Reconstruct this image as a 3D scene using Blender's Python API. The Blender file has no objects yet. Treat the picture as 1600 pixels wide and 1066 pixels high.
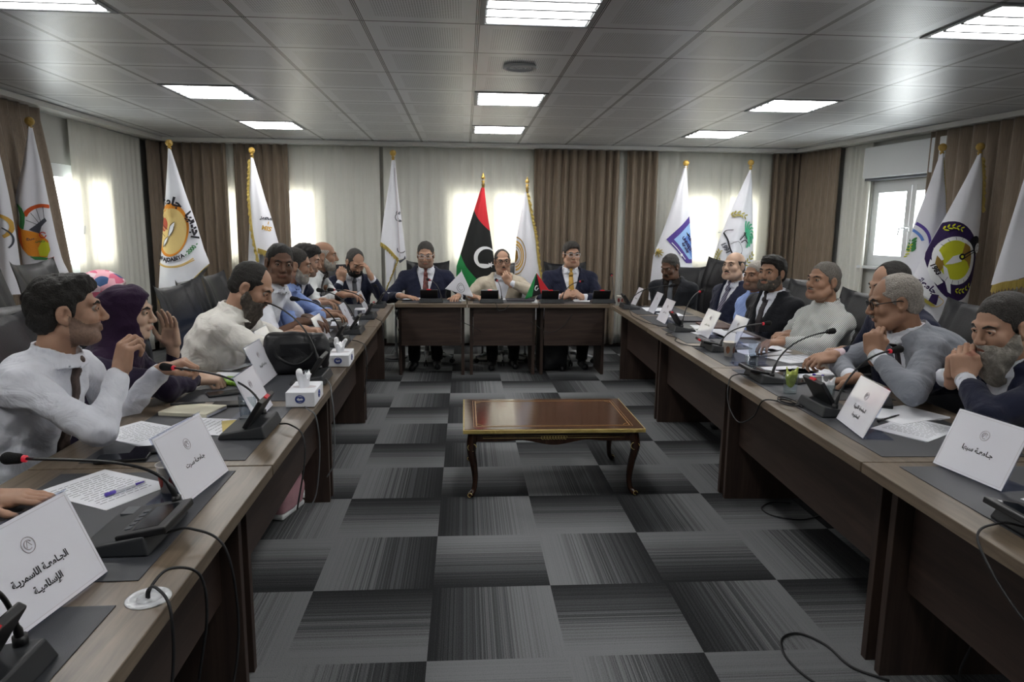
import bpy, bmesh, math, random
import numpy as np
from mathutils import Vector, Matrix
random.seed(7); np.random.seed(7)
SC = bpy.context.scene
COL = SC.collection
# ============================ CAMERA ============================
FPX, PITCH, YAW, ROLL, CAMZ = 1075.9, .16237649, .06940117, .01102199, 1.5117
def cam_axes():
    cy, sy = math.cos(YAW), math.sin(YAW); cp, sp = math.cos(PITCH), math.sin(PITCH)
    F = np.array([sy * cp, cy * cp, -sp]); r = np.array([cy, -sy, 0.0]); U = np.cross(r, F)
    c, s = math.cos(ROLL), math.sin(ROLL)
    return c * r + s * U, -s * r + c * U, F
CR, CU, CF = cam_axes()
cam = bpy.data.cameras.new('camera'); cam.sensor_width = 36; cam.lens = FPX / 1600 * 36; cam.clip_start = .05
camo = bpy.data.objects.new('camera', cam); COL.objects.link(camo)
M = Matrix.Identity(4)
for i in range(3): M[i][0], M[i][1], M[i][2] = CR[i], CU[i], -CF[i]
M.translation = (0, 0, CAMZ); camo.matrix_world = M; SC.camera = camo
# ============================ EXPOSURE, WORLD ============================
SC.view_settings.view_transform = 'Standard'; SC.view_settings.look = 'None'; SC.view_settings.gamma = 1; SC.view_settings.use_curve_mapping = False
SC.view_settings.exposure = 1.52
W = bpy.data.worlds.new('daylight'); SC.world = W; W.use_nodes = True
bg = W.node_tree.nodes['Background']; bg.inputs[0].default_value = (1.0, .98, .95, 1); bg.inputs[1].default_value = 6.0
PANEL_STRENGTH = 8.5
# photo pixel -> a real point of the room
def ray(u, v): return CF + (u - 800) / FPX * CR - (v - 533) / FPX * CU
def at_z(u, v, z): d = ray(u, v); t = (z - CAMZ) / d[2]; return np.array([0, 0, CAMZ]) + t * d
def at_y(u, v, y): d = ray(u, v); return np.array([0, 0, CAMZ]) + d * y / d[1]
def at_x(u, v, x): d = ray(u, v); return np.array([0, 0, CAMZ]) + d * x / d[0]
TABLE_Z = .75
def on_table(u, v): return at_z(u, v, TABLE_Z)
# ============================ HELPERS ============================
def link(o): COL.objects.link(o); return o
def srgb(h):
    h = h.lstrip('#'); c = [int(h[i:i + 2], 16) / 255 for i in (0, 2, 4)]
    return tuple(x / 12.92 if x <= .04045 else ((x + .055) / 1.055) ** 2.4 for x in c) + (1.0,)
MAT = {}
def mat(name, color, rough=.6, wrinkle=0, metal=0.0, spec=.5, bump=None, mottle=None, trans=0, emit=None, alpha=1, sheen=0, coat=0, coords='Object'):
    m = bpy.data.materials.new(name); m.use_nodes = True; nt = m.node_tree; b = nt.nodes['Principled BSDF']
    c = srgb(color) if isinstance(color, str) else tuple(color)
    b.inputs['Base Color'].default_value = c; b.inputs['Roughness'].default_value = rough; b.inputs['Metallic'].default_value = metal; b.inputs['Specular IOR Level'].default_value = spec
    if trans: b.inputs['Transmission Weight'].default_value = trans
    if alpha < 1: b.inputs['Alpha'].default_value = alpha
    if sheen: b.inputs['Sheen Weight'].default_value = sheen
    if coat: b.inputs['Coat Weight'].default_value = coat; b.inputs['Coat Roughness'].default_value = .08
    if emit: b.inputs['Emission Color'].default_value = c; b.inputs['Emission Strength'].default_value = emit
    if bump or mottle:
        tc = nt.nodes.new('ShaderNodeTexCoord')
    if bump:
        n = nt.nodes.new('ShaderNodeTexNoise'); n.inputs['Scale'].default_value = bump[0]; n.inputs['Detail'].default_value = 4
        nt.links.new(tc.outputs[coords], n.inputs['Vector'])
        bp = nt.nodes.new('ShaderNodeBump'); bp.inputs['Strength'].default_value = bump[1]; bp.inputs['Distance'].default_value = .01
        nt.links.new(n.outputs['Fac'], bp.inputs['Height']); nt.links.new(bp.outputs['Normal'], b.inputs['Normal'])
    if wrinkle:
        if not (bump or mottle): tc = nt.nodes.new('ShaderNodeTexCoord')
        wv = nt.nodes.new('ShaderNodeTexNoise'); wv.inputs['Scale'].default_value = 7.5; wv.inputs['Detail'].default_value = 3; wv.inputs['Distortion'].default_value = 1.6; nt.links.new(tc.outputs[coords], wv.inputs['Vector'])
        b2 = nt.nodes.new('ShaderNodeBump'); b2.inputs['Strength'].default_value = wrinkle; b2.inputs['Distance'].default_value = .04; nt.links.new(wv.outputs['Fac'], b2.inputs['Height'])
        if bump: nt.links.new(b2.outputs['Normal'], bp.inputs['Normal'])
        else: nt.links.new(b2.outputs['Normal'], b.inputs['Normal'])
    if mottle:
        n2 = nt.nodes.new('ShaderNodeTexNoise'); n2.inputs['Scale'].default_value = mottle[0]; n2.inputs['Detail'].default_value = 3
        nt.links.new(tc.outputs[coords], n2.inputs['Vector'])
        r = nt.nodes.new('ShaderNodeValToRGB'); k = mottle[1]
        r.color_ramp.elements[0].position = .3; r.color_ramp.elements[1].position = .7
        r.color_ramp.elements[0].color = tuple(x * (1 - k) for x in c[:3]) + (1,); r.color_ramp.elements[1].color = tuple(min(1, x * (1 + k)) for x in c[:3]) + (1,)
        nt.links.new(n2.outputs['Fac'], r.inputs['Fac']); nt.links.new(r.outputs['Color'], b.inputs['Base Color'])
    MAT[name] = m; return m

class MB:
    """collects boxes, tubes, lathes and sheets into ONE mesh"""
    def __init__(s): s.v = []; s.f = []; s.mi = []; s.cur = 0
    def add(s, vs, fs):
        o = len(s.v); s.v += [tuple(float(c) for c in p) for p in vs]; s.f += [tuple(i + o for i in f) for f in fs]; s.mi += [s.cur] * len(fs)
    def box(s, c, h, rz=0, bev=0, R=None):
        bm = bmesh.new(); bmesh.ops.create_cube(bm, size=2)
        for v in bm.verts: v.co = Vector((v.co.x * h[0], v.co.y * h[1], v.co.z * h[2]))
        if bev > 0: bmesh.ops.bevel(bm, geom=bm.edges[:], offset=bev, segments=2, affect='EDGES', profile=.5)
        Rm = np.array(R) if R is not None else np.array([[math.cos(rz), -math.sin(rz), 0], [math.sin(rz), math.cos(rz), 0], [0, 0, 1]])
        bm.verts.index_update()
        s.add([Rm @ np.array(v.co) + np.array(c) for v in bm.verts], [[v.index for v in f.verts] for f in bm.faces]); bm.free()
    def hexa(s, p):
        """8 points: bottom ring (4, counter-clockwise seen from above) then top ring"""
        s.add(p, [(3, 2, 1, 0), (4, 5, 6, 7), (0, 1, 5, 4), (1, 2, 6, 5), (2, 3, 7, 6), (3, 0, 4, 7)])
    def cyl(s, a, b, r, n=16, r2=None, caps=True):
        a = np.array(a, float); b = np.array(b, float); d = b - a; d = d / np.linalg.norm(d); r2 = r if r2 is None else r2
        u = np.cross(d, [0, 0, 1] if abs(d[2]) < .9 else [1, 0, 0]); u /= np.linalg.norm(u); w = np.cross(d, u)
        vs = [c + (u * math.cos(t) + w * math.sin(t)) * rr for c, rr in ((a, r), (b, r2)) for t in [2 * math.pi * i / n for i in range(n)]]
        fs = [(i, (i + 1) % n, n + (i + 1) % n, n + i) for i in range(n)]
        if caps: fs += [tuple(range(n))[::-1], tuple(range(n, 2 * n))]
        s.add(vs, fs)
    def tube(s, pts, r, n=8, closed=False):
        P = [np.array(p, float) for p in pts]; m = len(P); rs = r if hasattr(r, '__len__') else [r] * m; vs = []; u = None
        for i in range(m):
            a = P[(i - 1) % m] if (closed or i > 0) else P[i]; b = P[(i + 1) % m] if (closed or i < m - 1) else P[i]
            d = (b - a) / max(np.linalg.norm(b - a), 1e-9)
            if u is None: u = np.cross(d, [0, 0, 1] if abs(d[2]) < .9 else [1, 0, 0])
            u = u - d * (u @ d); u /= max(np.linalg.norm(u), 1e-9); w = np.cross(d, u)
            vs += [P[i] + (u * math.cos(2 * math.pi * j / n) + w * math.sin(2 * math.pi * j / n)) * rs[i] for j in range(n)]
        fs = []
        for i in range(m if closed else m - 1):
            k = (i + 1) % m
            fs += [(i * n + j, i * n + (j + 1) % n, k * n + (j + 1) % n, k * n + j) for j in range(n)]
        if not closed: fs += [tuple(range(n))[::-1], tuple((m - 1) * n + j for j in range(n))]
        s.add(vs, fs)
    def lathe(s, prof, c=(0, 0, 0), n=24, sy=1.0):
        vs = []; m = len(prof)
        for (r, z) in prof: vs += [(c[0] + r * math.cos(2 * math.pi * j / n), c[1] + sy * r * math.sin(2 * math.pi * j / n), c[2] + z) for j in range(n)]
        fs = [(i * n + j, i * n + (j + 1) % n, (i + 1) * n + (j + 1) % n, (i + 1) * n + j) for i in range(m - 1) for j in range(n)]
        if prof[0][0] > 1e-6: fs.append(tuple(range(n))[::-1])
        if prof[-1][0] > 1e-6: fs.append(tuple((m - 1) * n + j for j in range(n)))
        s.add(vs, fs)
    def sphere(s, c, r, n=16, m=10, sc=(1, 1, 1)):
        s.lathe([(1e-7 if i in (0, m) else r * math.sin(math.pi * i / m) * 1.0, -r * math.cos(math.pi * i / m) * sc[2]) for i in range(m + 1)], c, n)
    def grid(s, fn, nu, nv, closed_u=False):
        vs = [fn(i / nu, j / nv) for j in range(nv + 1) for i in range(nu + (0 if closed_u else 1))]; w = nu if closed_u else nu + 1
        s.add(vs, [(j * w + i, j * w + (i + 1) % w, (j + 1) * w + (i + 1) % w, (j + 1) * w + i) for j in range(nv) for i in range(nu)])
    def prism(s, poly, z0, z1):
        n = len(poly); s.add([(p[0], p[1], z0) for p in poly] + [(p[0], p[1], z1) for p in poly], [tuple(range(n))[::-1], tuple(range(n, 2 * n))] + [(i, (i + 1) % n, n + (i + 1) % n, n + i) for i in range(n)])
    def build(s, name, m, parent=None, smooth=False, mats=None, loc=None, rz=0, xf=None):
        vs = s.v if xf is None else [xf(p) for p in s.v]
        me = bpy.data.meshes.new(name); me.from_pydata(vs, [], s.f); me.update()
        if smooth: me.polygons.foreach_set('use_smooth', [True] * len(me.polygons))
        o = bpy.data.objects.new(name, me); link(o)
        if m: me.materials.append(m)
        for x in (mats or []): me.materials.append(x)
        if mats: me.polygons.foreach_set('material_index', s.mi)
        if parent: o.parent = parent
        if loc is not None: o.location = loc
        if rz: o.rotation_euler = (0, 0, rz)
        return o
def mesh_obj(me, name, m, parent=None):
    o = bpy.data.objects.new(name, me); link(o); me.materials.append(m)
    if parent: o.parent = parent
    return o
def smooth_by_angle(o, ang=40):
    o.data.polygons.foreach_set('use_smooth', [True] * len(o.data.polygons)); o.data.set_sharp_from_angle(angle=math.radians(ang)); return o
def tag(o, label, cat, group=None, kind=None):
    if label: o['label'] = label
    if cat: o['category'] = cat
    if group: o['group'] = group
    if kind: o['kind'] = kind
    return o
def empty(name, label, cat, loc=(0, 0, 0), rz=0, group=None):
    o = bpy.data.objects.new(name, None); link(o); o.location = loc; o.rotation_euler = (0, 0, rz); o.empty_display_size = .1
    return tag(o, label, cat, group)
def structure(o, label=None): o['kind'] = 'structure'; return o
def copy_tree(o, parent=None, skip=()):
    c = o.copy(); link(c)
    if parent: c.parent = parent
    for ch in list(o.children):
        if ch.name.split('.')[0] not in skip: copy_tree(ch, c, skip)
    return c
def arc_pts(cx, cy, r, a0, a1, n=24): return [(cx + r * math.cos(math.radians(a0 + (a1 - a0) * i / n)), cy + r * math.sin(math.radians(a0 + (a1 - a0) * i / n))) for i in range(n + 1)]
def bez(p, n=20):
    p = [np.array(q, float) for q in p]; out = []
    for i in range(n + 1):
        q = list(p); t = i / n
        while len(q) > 1: q = [a * (1 - t) + b * t for a, b in zip(q[:-1], q[1:])]
        out.append(q[0])
    return out
def spline(p, n=10):
    """Catmull-Rom through the points"""
    p = [np.array(q, float) for q in p]; p = [2 * p[0] - p[1]] + p + [2 * p[-1] - p[-2]]; out = []
    for i in range(1, len(p) - 2):
        for j in range(n):
            t = j / n; a, b, c, d = p[i - 1:i + 3]
            out.append(.5 * ((2 * b) + (c - a) * t + (2 * a - 5 * b + 4 * c - d) * t * t + (3 * b - a - 3 * c + d) * t ** 3))
    out.append(p[-2]); return out
# ---- writing: Arabic letters joined by their presentation forms, set as mesh
AR = {'ا': (0xFE8D, 0xFE8E, 0, 0), 'إ': (0xFE87, 0xFE88, 0, 0), 'ب': (0xFE8F, 0xFE90, 0xFE91, 0xFE92), 'ة': (0xFE93, 0xFE94, 0, 0), 'ت': (0xFE95, 0xFE96, 0xFE97, 0xFE98), 'ج': (0xFE9D, 0xFE9E, 0xFE9F, 0xFEA0), 'ح': (0xFEA1, 0xFEA2, 0xFEA3, 0xFEA4), 'د': (0xFEA9, 0xFEAA, 0, 0), 'ر': (0xFEAD, 0xFEAE, 0, 0), 'ز': (0xFEAF, 0xFEB0, 0, 0), 'س': (0xFEB1, 0xFEB2, 0xFEB3, 0xFEB4), 'ع': (0xFEC9, 0xFECA, 0xFECB, 0xFECC), 'ف': (0xFED1, 0xFED2, 0xFED3, 0xFED4), 'ل': (0xFEDD, 0xFEDE, 0xFEDF, 0xFEE0), 'م': (0xFEE1, 0xFEE2, 0xFEE3, 0xFEE4), 'ن': (0xFEE5, 0xFEE6, 0xFEE7, 0xFEE8), 'ه': (0xFEE9, 0xFEEA, 0xFEEB, 0xFEEC), 'و': (0xFEED, 0xFEEE, 0, 0), 'ي': (0xFEF1, 0xFEF2, 0xFEF3, 0xFEF4), 'ط': (0xFEC1, 0xFEC2, 0xFEC3, 0xFEC4), 'ص': (0xFEB9, 0xFEBA, 0xFEBB, 0xFEBC), 'ق': (0xFED5, 0xFED6, 0xFED7, 0xFED8), 'غ': (0xFECD, 0xFECE, 0xFECF, 0xFED0), 'ـ': (0x640, 0x640, 0x640, 0x640)}
def arabic(s):
    out = []
    for i, c in enumerate(s):
        if c not in AR: out.append(c); continue
        p = i > 0 and s[i - 1] in AR and AR[s[i - 1]][2] != 0; n = i + 1 < len(s) and s[i + 1] in AR and AR[c][2] != 0
        iso, fin, ini, med = AR[c]; out.append(chr(med if p and n else fin if p else ini if n else iso))
    return ''.join(reversed(out))
def text_mesh(body, size, bold=.012):
    """(verts, faces) of a line of writing centred on x, baseline at 0"""
    cu = bpy.data.curves.new('writing', 'FONT'); cu.body = body; cu.size = size; cu.align_x = 'CENTER'; cu.resolution_u = 3; cu.offset = bold * size
    o = bpy.data.objects.new('writing', cu); link(o); bpy.context.view_layer.update()
    me = bpy.data.meshes.new_from_object(o.evaluated_get(bpy.context.evaluated_depsgraph_get()))
    vs = [(v.co.x, v.co.y) for v in me.vertices]; fs = [tuple(p.vertices) for p in me.polygons]
    bpy.data.objects.remove(o); bpy.data.curves.remove(cu); bpy.data.meshes.remove(me)
    return vs, fs
# ============================ MATERIALS ============================
for n, c in (('skin_light', '#c4a590'), ('skin_mid', '#b18c76'), ('skin_tan', '#9f7b65'), ('skin_dark', '#6a4e3f')):
    m = mat(n, c, .55, spec=.35, bump=(90, .06), mottle=(14, .07)); m.node_tree.nodes['Principled BSDF'].inputs['Subsurface Weight'].default_value = .08; m.node_tree.nodes['Principled BSDF'].inputs['Subsurface Radius'].default_value = (.012, .005, .003)
    cc = srgb(c); mat('lips_' + n, (cc[0] * .86, cc[1] * .64, cc[2] * .64, 1), .45)
mat('eye_white', '#b4aca2', .3); mat('eye_dark', '#1c120c', .15)
mat('hair_black', '#16130f', .6, bump=(190, .9), mottle=(150, .5)); mat('hair_dark_grey', '#35322f', .65, bump=(200, .9), mottle=(160, .5)); mat('hair_grey', '#6d6963', .7, bump=(200, .9), mottle=(160, .4)); mat('hair_light_grey', '#a09a92', .7, bump=(200, .8), mottle=(160, .3)); mat('beard_grey', '#8d8880', .75, bump=(130, .6), mottle=(40, .35)); mat('beard_salt', '#4c4640', .75, bump=(130, .6), mottle=(50, .5)); mat('stubble', '#4a372b', .7, bump=(200, .4), mottle=(60, .25))
for n, c in (('white_shirt', '#dcdfe8'), ('cream_shirt', '#dedcd6'), ('blue_shirt', '#8fa6dc'), ('pink_shirt', '#d9c6cf'), ('navy_suit', '#1c2034'), ('dark_suit', '#1c1d22'), ('charcoal_suit', '#24262b'), ('grey_suit', '#82868f'), ('beige_jacket', '#b5ac9b'), ('white_jacket', '#cfd2d3'), ('dark_trousers', '#15161a'), ('purple_cloth', '#2c1a33'), ('plum_robe', '#2b2438'), ('dark_shirt', '#2a2522')):
    mat(n, c, .85, spec=.2, bump=(700, .12), sheen=.1, wrinkle=.32)
mat('tie_yellow', '#b98f3a', .6, bump=(500, .2)); mat('tie_dark', '#231a20', .6, bump=(500, .2)); mat('tie_brown', '#4a3d38', .65, mottle=(60, .3)); mat('tie_maroon', '#6d3a37', .6, mottle=(18, .6)); mat('tie_grey', '#5b6068', .6)
def stripes(name, base, line, scale, direction='X'):
    m = mat(name, base, .85, spec=.2, bump=(600, .1)); nt = m.node_tree; tc = nt.nodes.new('ShaderNodeTexCoord'); w = nt.nodes.new('ShaderNodeTexWave'); w.bands_direction = direction; w.inputs['Scale'].default_value = scale; w.inputs['Distortion'].default_value = .6; w.inputs['Detail Scale'].default_value = .3
    r = nt.nodes.new('ShaderNodeValToRGB'); r.color_ramp.elements[0].position = .62; r.color_ramp.elements[0].color = srgb(base); r.color_ramp.elements[1].position = .78; r.color_ramp.elements[1].color = srgb(line)
    nt.links.new(tc.outputs['Object'], w.inputs['Vector']); nt.links.new(w.outputs['Fac'], r.inputs['Fac']); nt.links.new(r.outputs['Color'], nt.nodes['Principled BSDF'].inputs['Base Color']); return m
stripes('striped_shirt', '#d5d8d6', '#5d6468', 42, 'DIAGONAL'); stripes('tie_striped', '#8d8a9a', '#2a2740', 26, 'DIAGONAL')
def floral(name):
    m = mat(name, '#e6c3cf', .8, bump=(300, .1)); nt = m.node_tree; tc = nt.nodes.new('ShaderNodeTexCoord'); v = nt.nodes.new('ShaderNodeTexVoronoi'); v.inputs['Scale'].default_value = 22
    r = nt.nodes.new('ShaderNodeValToRGB'); r.color_ramp.interpolation = 'CONSTANT'; e = r.color_ramp.elements; e[0].color = srgb('#e9d3d8'); e[1].position = .35; e[1].color = srgb('#d66b86')
    for p, c in ((.55, '#e9aebb'), (.75, '#3d5d8c'), (.85, '#3a2a38')): x = e.new(p); x.color = srgb(c)
    nt.links.new(tc.outputs['Object'], v.inputs['Vector']); nt.links.new(v.outputs['Color'], r.inputs['Fac']); nt.links.new(r.outputs['Color'], nt.nodes['Principled BSDF'].inputs['Base Color'])
floral('floral_scarf')
mat('black_leather', '#15161a', .42, spec=.4, bump=(120, .12)); mat('black_plastic', '#121316', .42); mat('dark_plastic', '#1f2226', .5); mat('grey_plastic', '#4b4f55', .45); mat('foam', '#0c0c0e', .95, bump=(400, .6)); mat('rubber', '#0b0b0c', .7); mat('cable', '#17181b', .55); mat('grey_cable', '#5d6063', .5)
mat('chrome', '#c9ccd0', .16, 1.0); mat('gold', '#b9974a', .28, 1.0); mat('gold_fringe', '#b59f52', .75, bump=(300, .5)); mat('red_led', '#8c0f18', .3, emit=.25); mat('red_ring', '#b02030', .4, emit=.15); mat('screen', '#14181d', .12)
mat('paper', '#e6e8ee', .8); mat('cream_paper', '#e6e2cc', .8); mat('ink', '#4a4d58', .8); mat('black_ink', '#1e1e26', .7); mat('blue_ink', '#2a3f86', .6); mat('faint_print', '#c9c3c9', .7); mat('manila', '#cdbb74', .75); mat('purple_pen', '#5d48b8', .35); mat('black_pen', '#1b1d24', .4); mat('tissue', '#eceef2', .95); mat('green_pack', '#7fae2e', .5, mottle=(60, .4)); mat('yellow_green_pack', '#b8c464', .5, mottle=(50, .25)); mat('folder_brown', '#4a2f28', .6); mat('folder_dark', '#2b2a33', .55); mat('cup_paper', '#e2ded6', .7); mat('cup_red', '#7c2b24', .7); mat('cup_brown', '#7a5138', .7); mat('pink_leather', '#c89aa2', .5, bump=(90, .1)); mat('white_trim', '#d5d8da', .5); mat('acrylic_sheet', '#f0f1fa', .14, spec=.5, coat=.6)
def clear(name, tint, k):
    m = mat(name, tint, .03); nt = m.node_tree; t = nt.nodes.new('ShaderNodeBsdfTransparent'); t.inputs[0].default_value = srgb(tint); g = nt.nodes.new('ShaderNodeBsdfGlossy'); g.inputs['Roughness'].default_value = .03; f = nt.nodes.new('ShaderNodeLayerWeight'); f.inputs['Blend'].default_value = .25; pw = nt.nodes.new('ShaderNodeMath'); pw.operation = 'POWER'; pw.inputs[1].default_value = 2.5; ml = nt.nodes.new('ShaderNodeMath'); ml.operation = 'MULTIPLY_ADD'; ml.inputs[1].default_value = k; ml.inputs[2].default_value = .05; nt.links.new(f.outputs['Facing'], pw.inputs[0]); nt.links.new(pw.outputs[0], ml.inputs[0]); mx = nt.nodes.new('ShaderNodeMixShader'); nt.links.new(ml.outputs[0], mx.inputs[0]); nt.links.new(t.outputs[0], mx.inputs[1]); nt.links.new(g.outputs[0], mx.inputs[2]); nt.links.new(mx.outputs[0], nt.nodes['Material Output'].inputs[0])
clear('glass', '#f2f6f7', .55); clear('acrylic', '#eef1fa', .5)
mat('silver_pole', '#b7b9bb', .3, 1.0); mat('white_flag', '#e4e5ec', .75, spec=.2, bump=(260, .08)); mat('flag_red', '#c8202c', .75); mat('flag_black', '#131516', .8); mat('flag_green', '#1d8a48', .75)
for n, c in (('orange', '#d98a2f'), ('deep_orange', '#c8592c'), ('leaf_green', '#3f7f4a'), ('dark_grey_print', '#4c4f58'), ('black_print', '#26252b'), ('gold_print', '#c9a04f'), ('pale_gold', '#d8bd7d'), ('dull_red', '#b0523c'), ('blue_print', '#6a8fd8'), ('violet_print', '#5b4a96'), ('light_blue', '#9cc0ee'), ('palm_green', '#4fb58a'), ('olive', '#a49a4a'), ('indigo', '#33244f'), ('lime', '#c9cc34'), ('bronze', '#9a7b3a'), ('cyan_print', '#7ab6dd'), ('white_print', '#eceef0'), ('brown_print', '#8a6a30'), ('red_print', '#c23b32')):
    mat(n, c, .75, spec=.2)
for k_ in ('light', 'mid', 'tan', 'dark'):
    b_ = srgb({'light': '#9c8473', 'mid': '#836a5b', 'tan': '#7a6152', 'dark': '#4a372d'}[k_]); mat('stubble_skin_' + k_, b_, .65, bump=(300, .25), mottle=(120, .18))
# wood: grain running along the object's own long axis
def wood(name, dark, light, scale, rough, along='Y'):
    m = mat(name, light, rough, spec=.45); nt = m.node_tree; b = nt.nodes['Principled BSDF']; tc = nt.nodes.new('ShaderNodeTexCoord'); mp = nt.nodes.new('ShaderNodeMapping')
    sc = {'X': (1, 14, 14), 'Y': (14, 1, 14), 'Z': (14, 14, 1)}[along]; mp.inputs['Scale'].default_value = sc
    n = nt.nodes.new('ShaderNodeTexNoise'); n.inputs['Scale'].default_value = scale; n.inputs['Detail'].default_value = 8; n.inputs['Roughness'].default_value = .65; n.inputs['Distortion'].default_value = .6
    r = nt.nodes.new('ShaderNodeValToRGB'); r.color_ramp.elements[0].position = .32; r.color_ramp.elements[0].color = srgb(dark); r.color_ramp.elements[1].position = .7; r.color_ramp.elements[1].color = srgb(light)
    nt.links.new(tc.outputs['Object'], mp.inputs['Vector']); nt.links.new(mp.outputs['Vector'], n.inputs['Vector']); nt.links.new(n.outputs['Fac'], r.inputs['Fac']); nt.links.new(r.outputs['Color'], b.inputs['Base Color'])
    bp = nt.nodes.new('ShaderNodeBump'); bp.inputs['Strength'].default_value = .08; bp.inputs['Distance'].default_value = .004; nt.links.new(n.outputs['Fac'], bp.inputs['Height']); nt.links.new(bp.outputs['Normal'], b.inputs['Normal']); return m
wood('desk_top_wood', '#54493d', '#7e7060', 2.2, .34, 'Y'); wood('desk_panel_wood_shaded', '#2c211d', '#43352e', 2.0, .5, 'Z'); wood('desk_edge_wood', '#5d5346', '#85786a', 2.2, .4, 'Y'); wood('coffee_wood', '#38231a', '#54382a', 2.0, .12, 'X'); wood('coffee_leg_wood', '#281811', '#3e281c', 2.0, .22, 'Z')  # desk panels: same wood as the tops, darkened with painted-in shade
mat('desk_mat', '#3b3d42', .5, spec=.45, bump=(500, .12)); mat('gilt_edge', '#b5a060', .35, .5); mat('inlay', '#8a6a3c', .3)
# ============================ THE ROOM ============================
CEIL = 2.535; BACK = 8.85; FRONT = -1.7; XL = -3.76
def xr(y): return 4.32 + (8.95 - y) * .149          # the right wall stands slightly askew
XR_F = xr(FRONT)
# floor: half-metre carpet tiles laid quarter-turned, each fading from charcoal to grey
mb = MB(); mb.add([(XL, FRONT, 0), (XR_F, FRONT, 0), (xr(BACK), BACK, 0), (XL, BACK, 0)], [(0, 1, 2, 3)])
def carpet():
    m = bpy.data.materials.new('carpet_tiles'); m.use_nodes = True; nt = m.node_tree; b = nt.nodes['Principled BSDF']; b.inputs['Roughness'].default_value = .95; b.inputs['Specular IOR Level'].default_value = .15
    N = nt.nodes.new; Lk = nt.links.new
    def mth(op, a, b_=None, c=None):
        n = N('ShaderNodeMath'); n.operation = op
        for i, x in enumerate((a, b_, c)):
            if x is None: continue
            if isinstance(x, (int, float)): n.inputs[i].default_value = x
            else: Lk(x, n.inputs[i])
        return n.outputs[0]
    g = N('ShaderNodeNewGeometry'); sp = N('ShaderNodeSeparateXYZ'); Lk(g.outputs['Position'], sp.inputs[0])
    u = mth('MULTIPLY', mth('ADD', sp.outputs[0], .634), 2.0); v = mth('MULTIPLY', mth('SUBTRACT', 3.729, sp.outputs[1]), 2.0)
    c, r = mth('FLOOR', u), mth('FLOOR', v); fu, fv = mth('SUBTRACT', u, c), mth('SUBTRACT', v, r)
    par = mth('FLOORED_MODULO', mth('ADD', c, r), 2.0)          # 0 = stripes across, 1 = stripes along the room
    rodd = mth('FLOORED_MODULO', r, 2.0)
    t = mth('ADD', mth('MULTIPLY', fv, mth('SUBTRACT', 1.0, par)), mth('MULTIPLY', fu, par))
    gr = mth('ADD', mth('MULTIPLY', t, mth('SUBTRACT', 1.0, mth('MULTIPLY', rodd, 2.0))), rodd)   # flip on odd rows
    cid = mth('ADD', mth('MULTIPLY', c, 13.7), mth('MULTIPLY', r, 7.3))
    wn = N('ShaderNodeTexWhiteNoise'); wn.noise_dimensions = '2D'; cb = N('ShaderNodeCombineXYZ'); Lk(mth('FLOOR', mth('MULTIPLY', t, 120)), cb.inputs[0]); Lk(cid, cb.inputs[1]); Lk(cb.outputs[0], wn.inputs['Vector'])
    nz = N('ShaderNodeTexNoise'); nz.inputs['Scale'].default_value = 260; nz.inputs['Detail'].default_value = 2; Lk(g.outputs['Position'], nz.inputs['Vector'])
    ln = mth('SUBTRACT', wn.outputs['Value'], .5)
    mid = mth('MULTIPLY', mth('SUBTRACT', 1.0, mth('ABSOLUTE', mth('SUBTRACT', mth('MULTIPLY', gr, 2.0), 1.0))), .42)
    val = mth('ADD', mth('ADD', mth('SMOOTH_MIN', mth('MULTIPLY', gr, 1.15), 1.0, .2), mth('MULTIPLY', ln, mth('ADD', mid, .12))), mth('MULTIPLY', mth('SUBTRACT', nz.outputs['Fac'], .5), .9))
    rp = N('ShaderNodeValToRGB'); e = rp.color_ramp.elements; e[0].position = .06; e[0].color = srgb('#27282a'); e[1].position = 1.0; e[1].color = srgb('#76787a'); x = e.new(.5); x.color = srgb('#4c4e50'); Lk(val, rp.inputs['Fac']); Lk(rp.outputs['Color'], b.inputs['Base Color'])
    bp = N('ShaderNodeBump'); bp.inputs['Strength'].default_value = .4; bp.inputs['Distance'].default_value = .004; Lk(nz.outputs['Fac'], bp.inputs['Height']); Lk(bp.outputs['Normal'], b.inputs['Normal'])
    return m
structure(mb.build('floor', carpet()))
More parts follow.
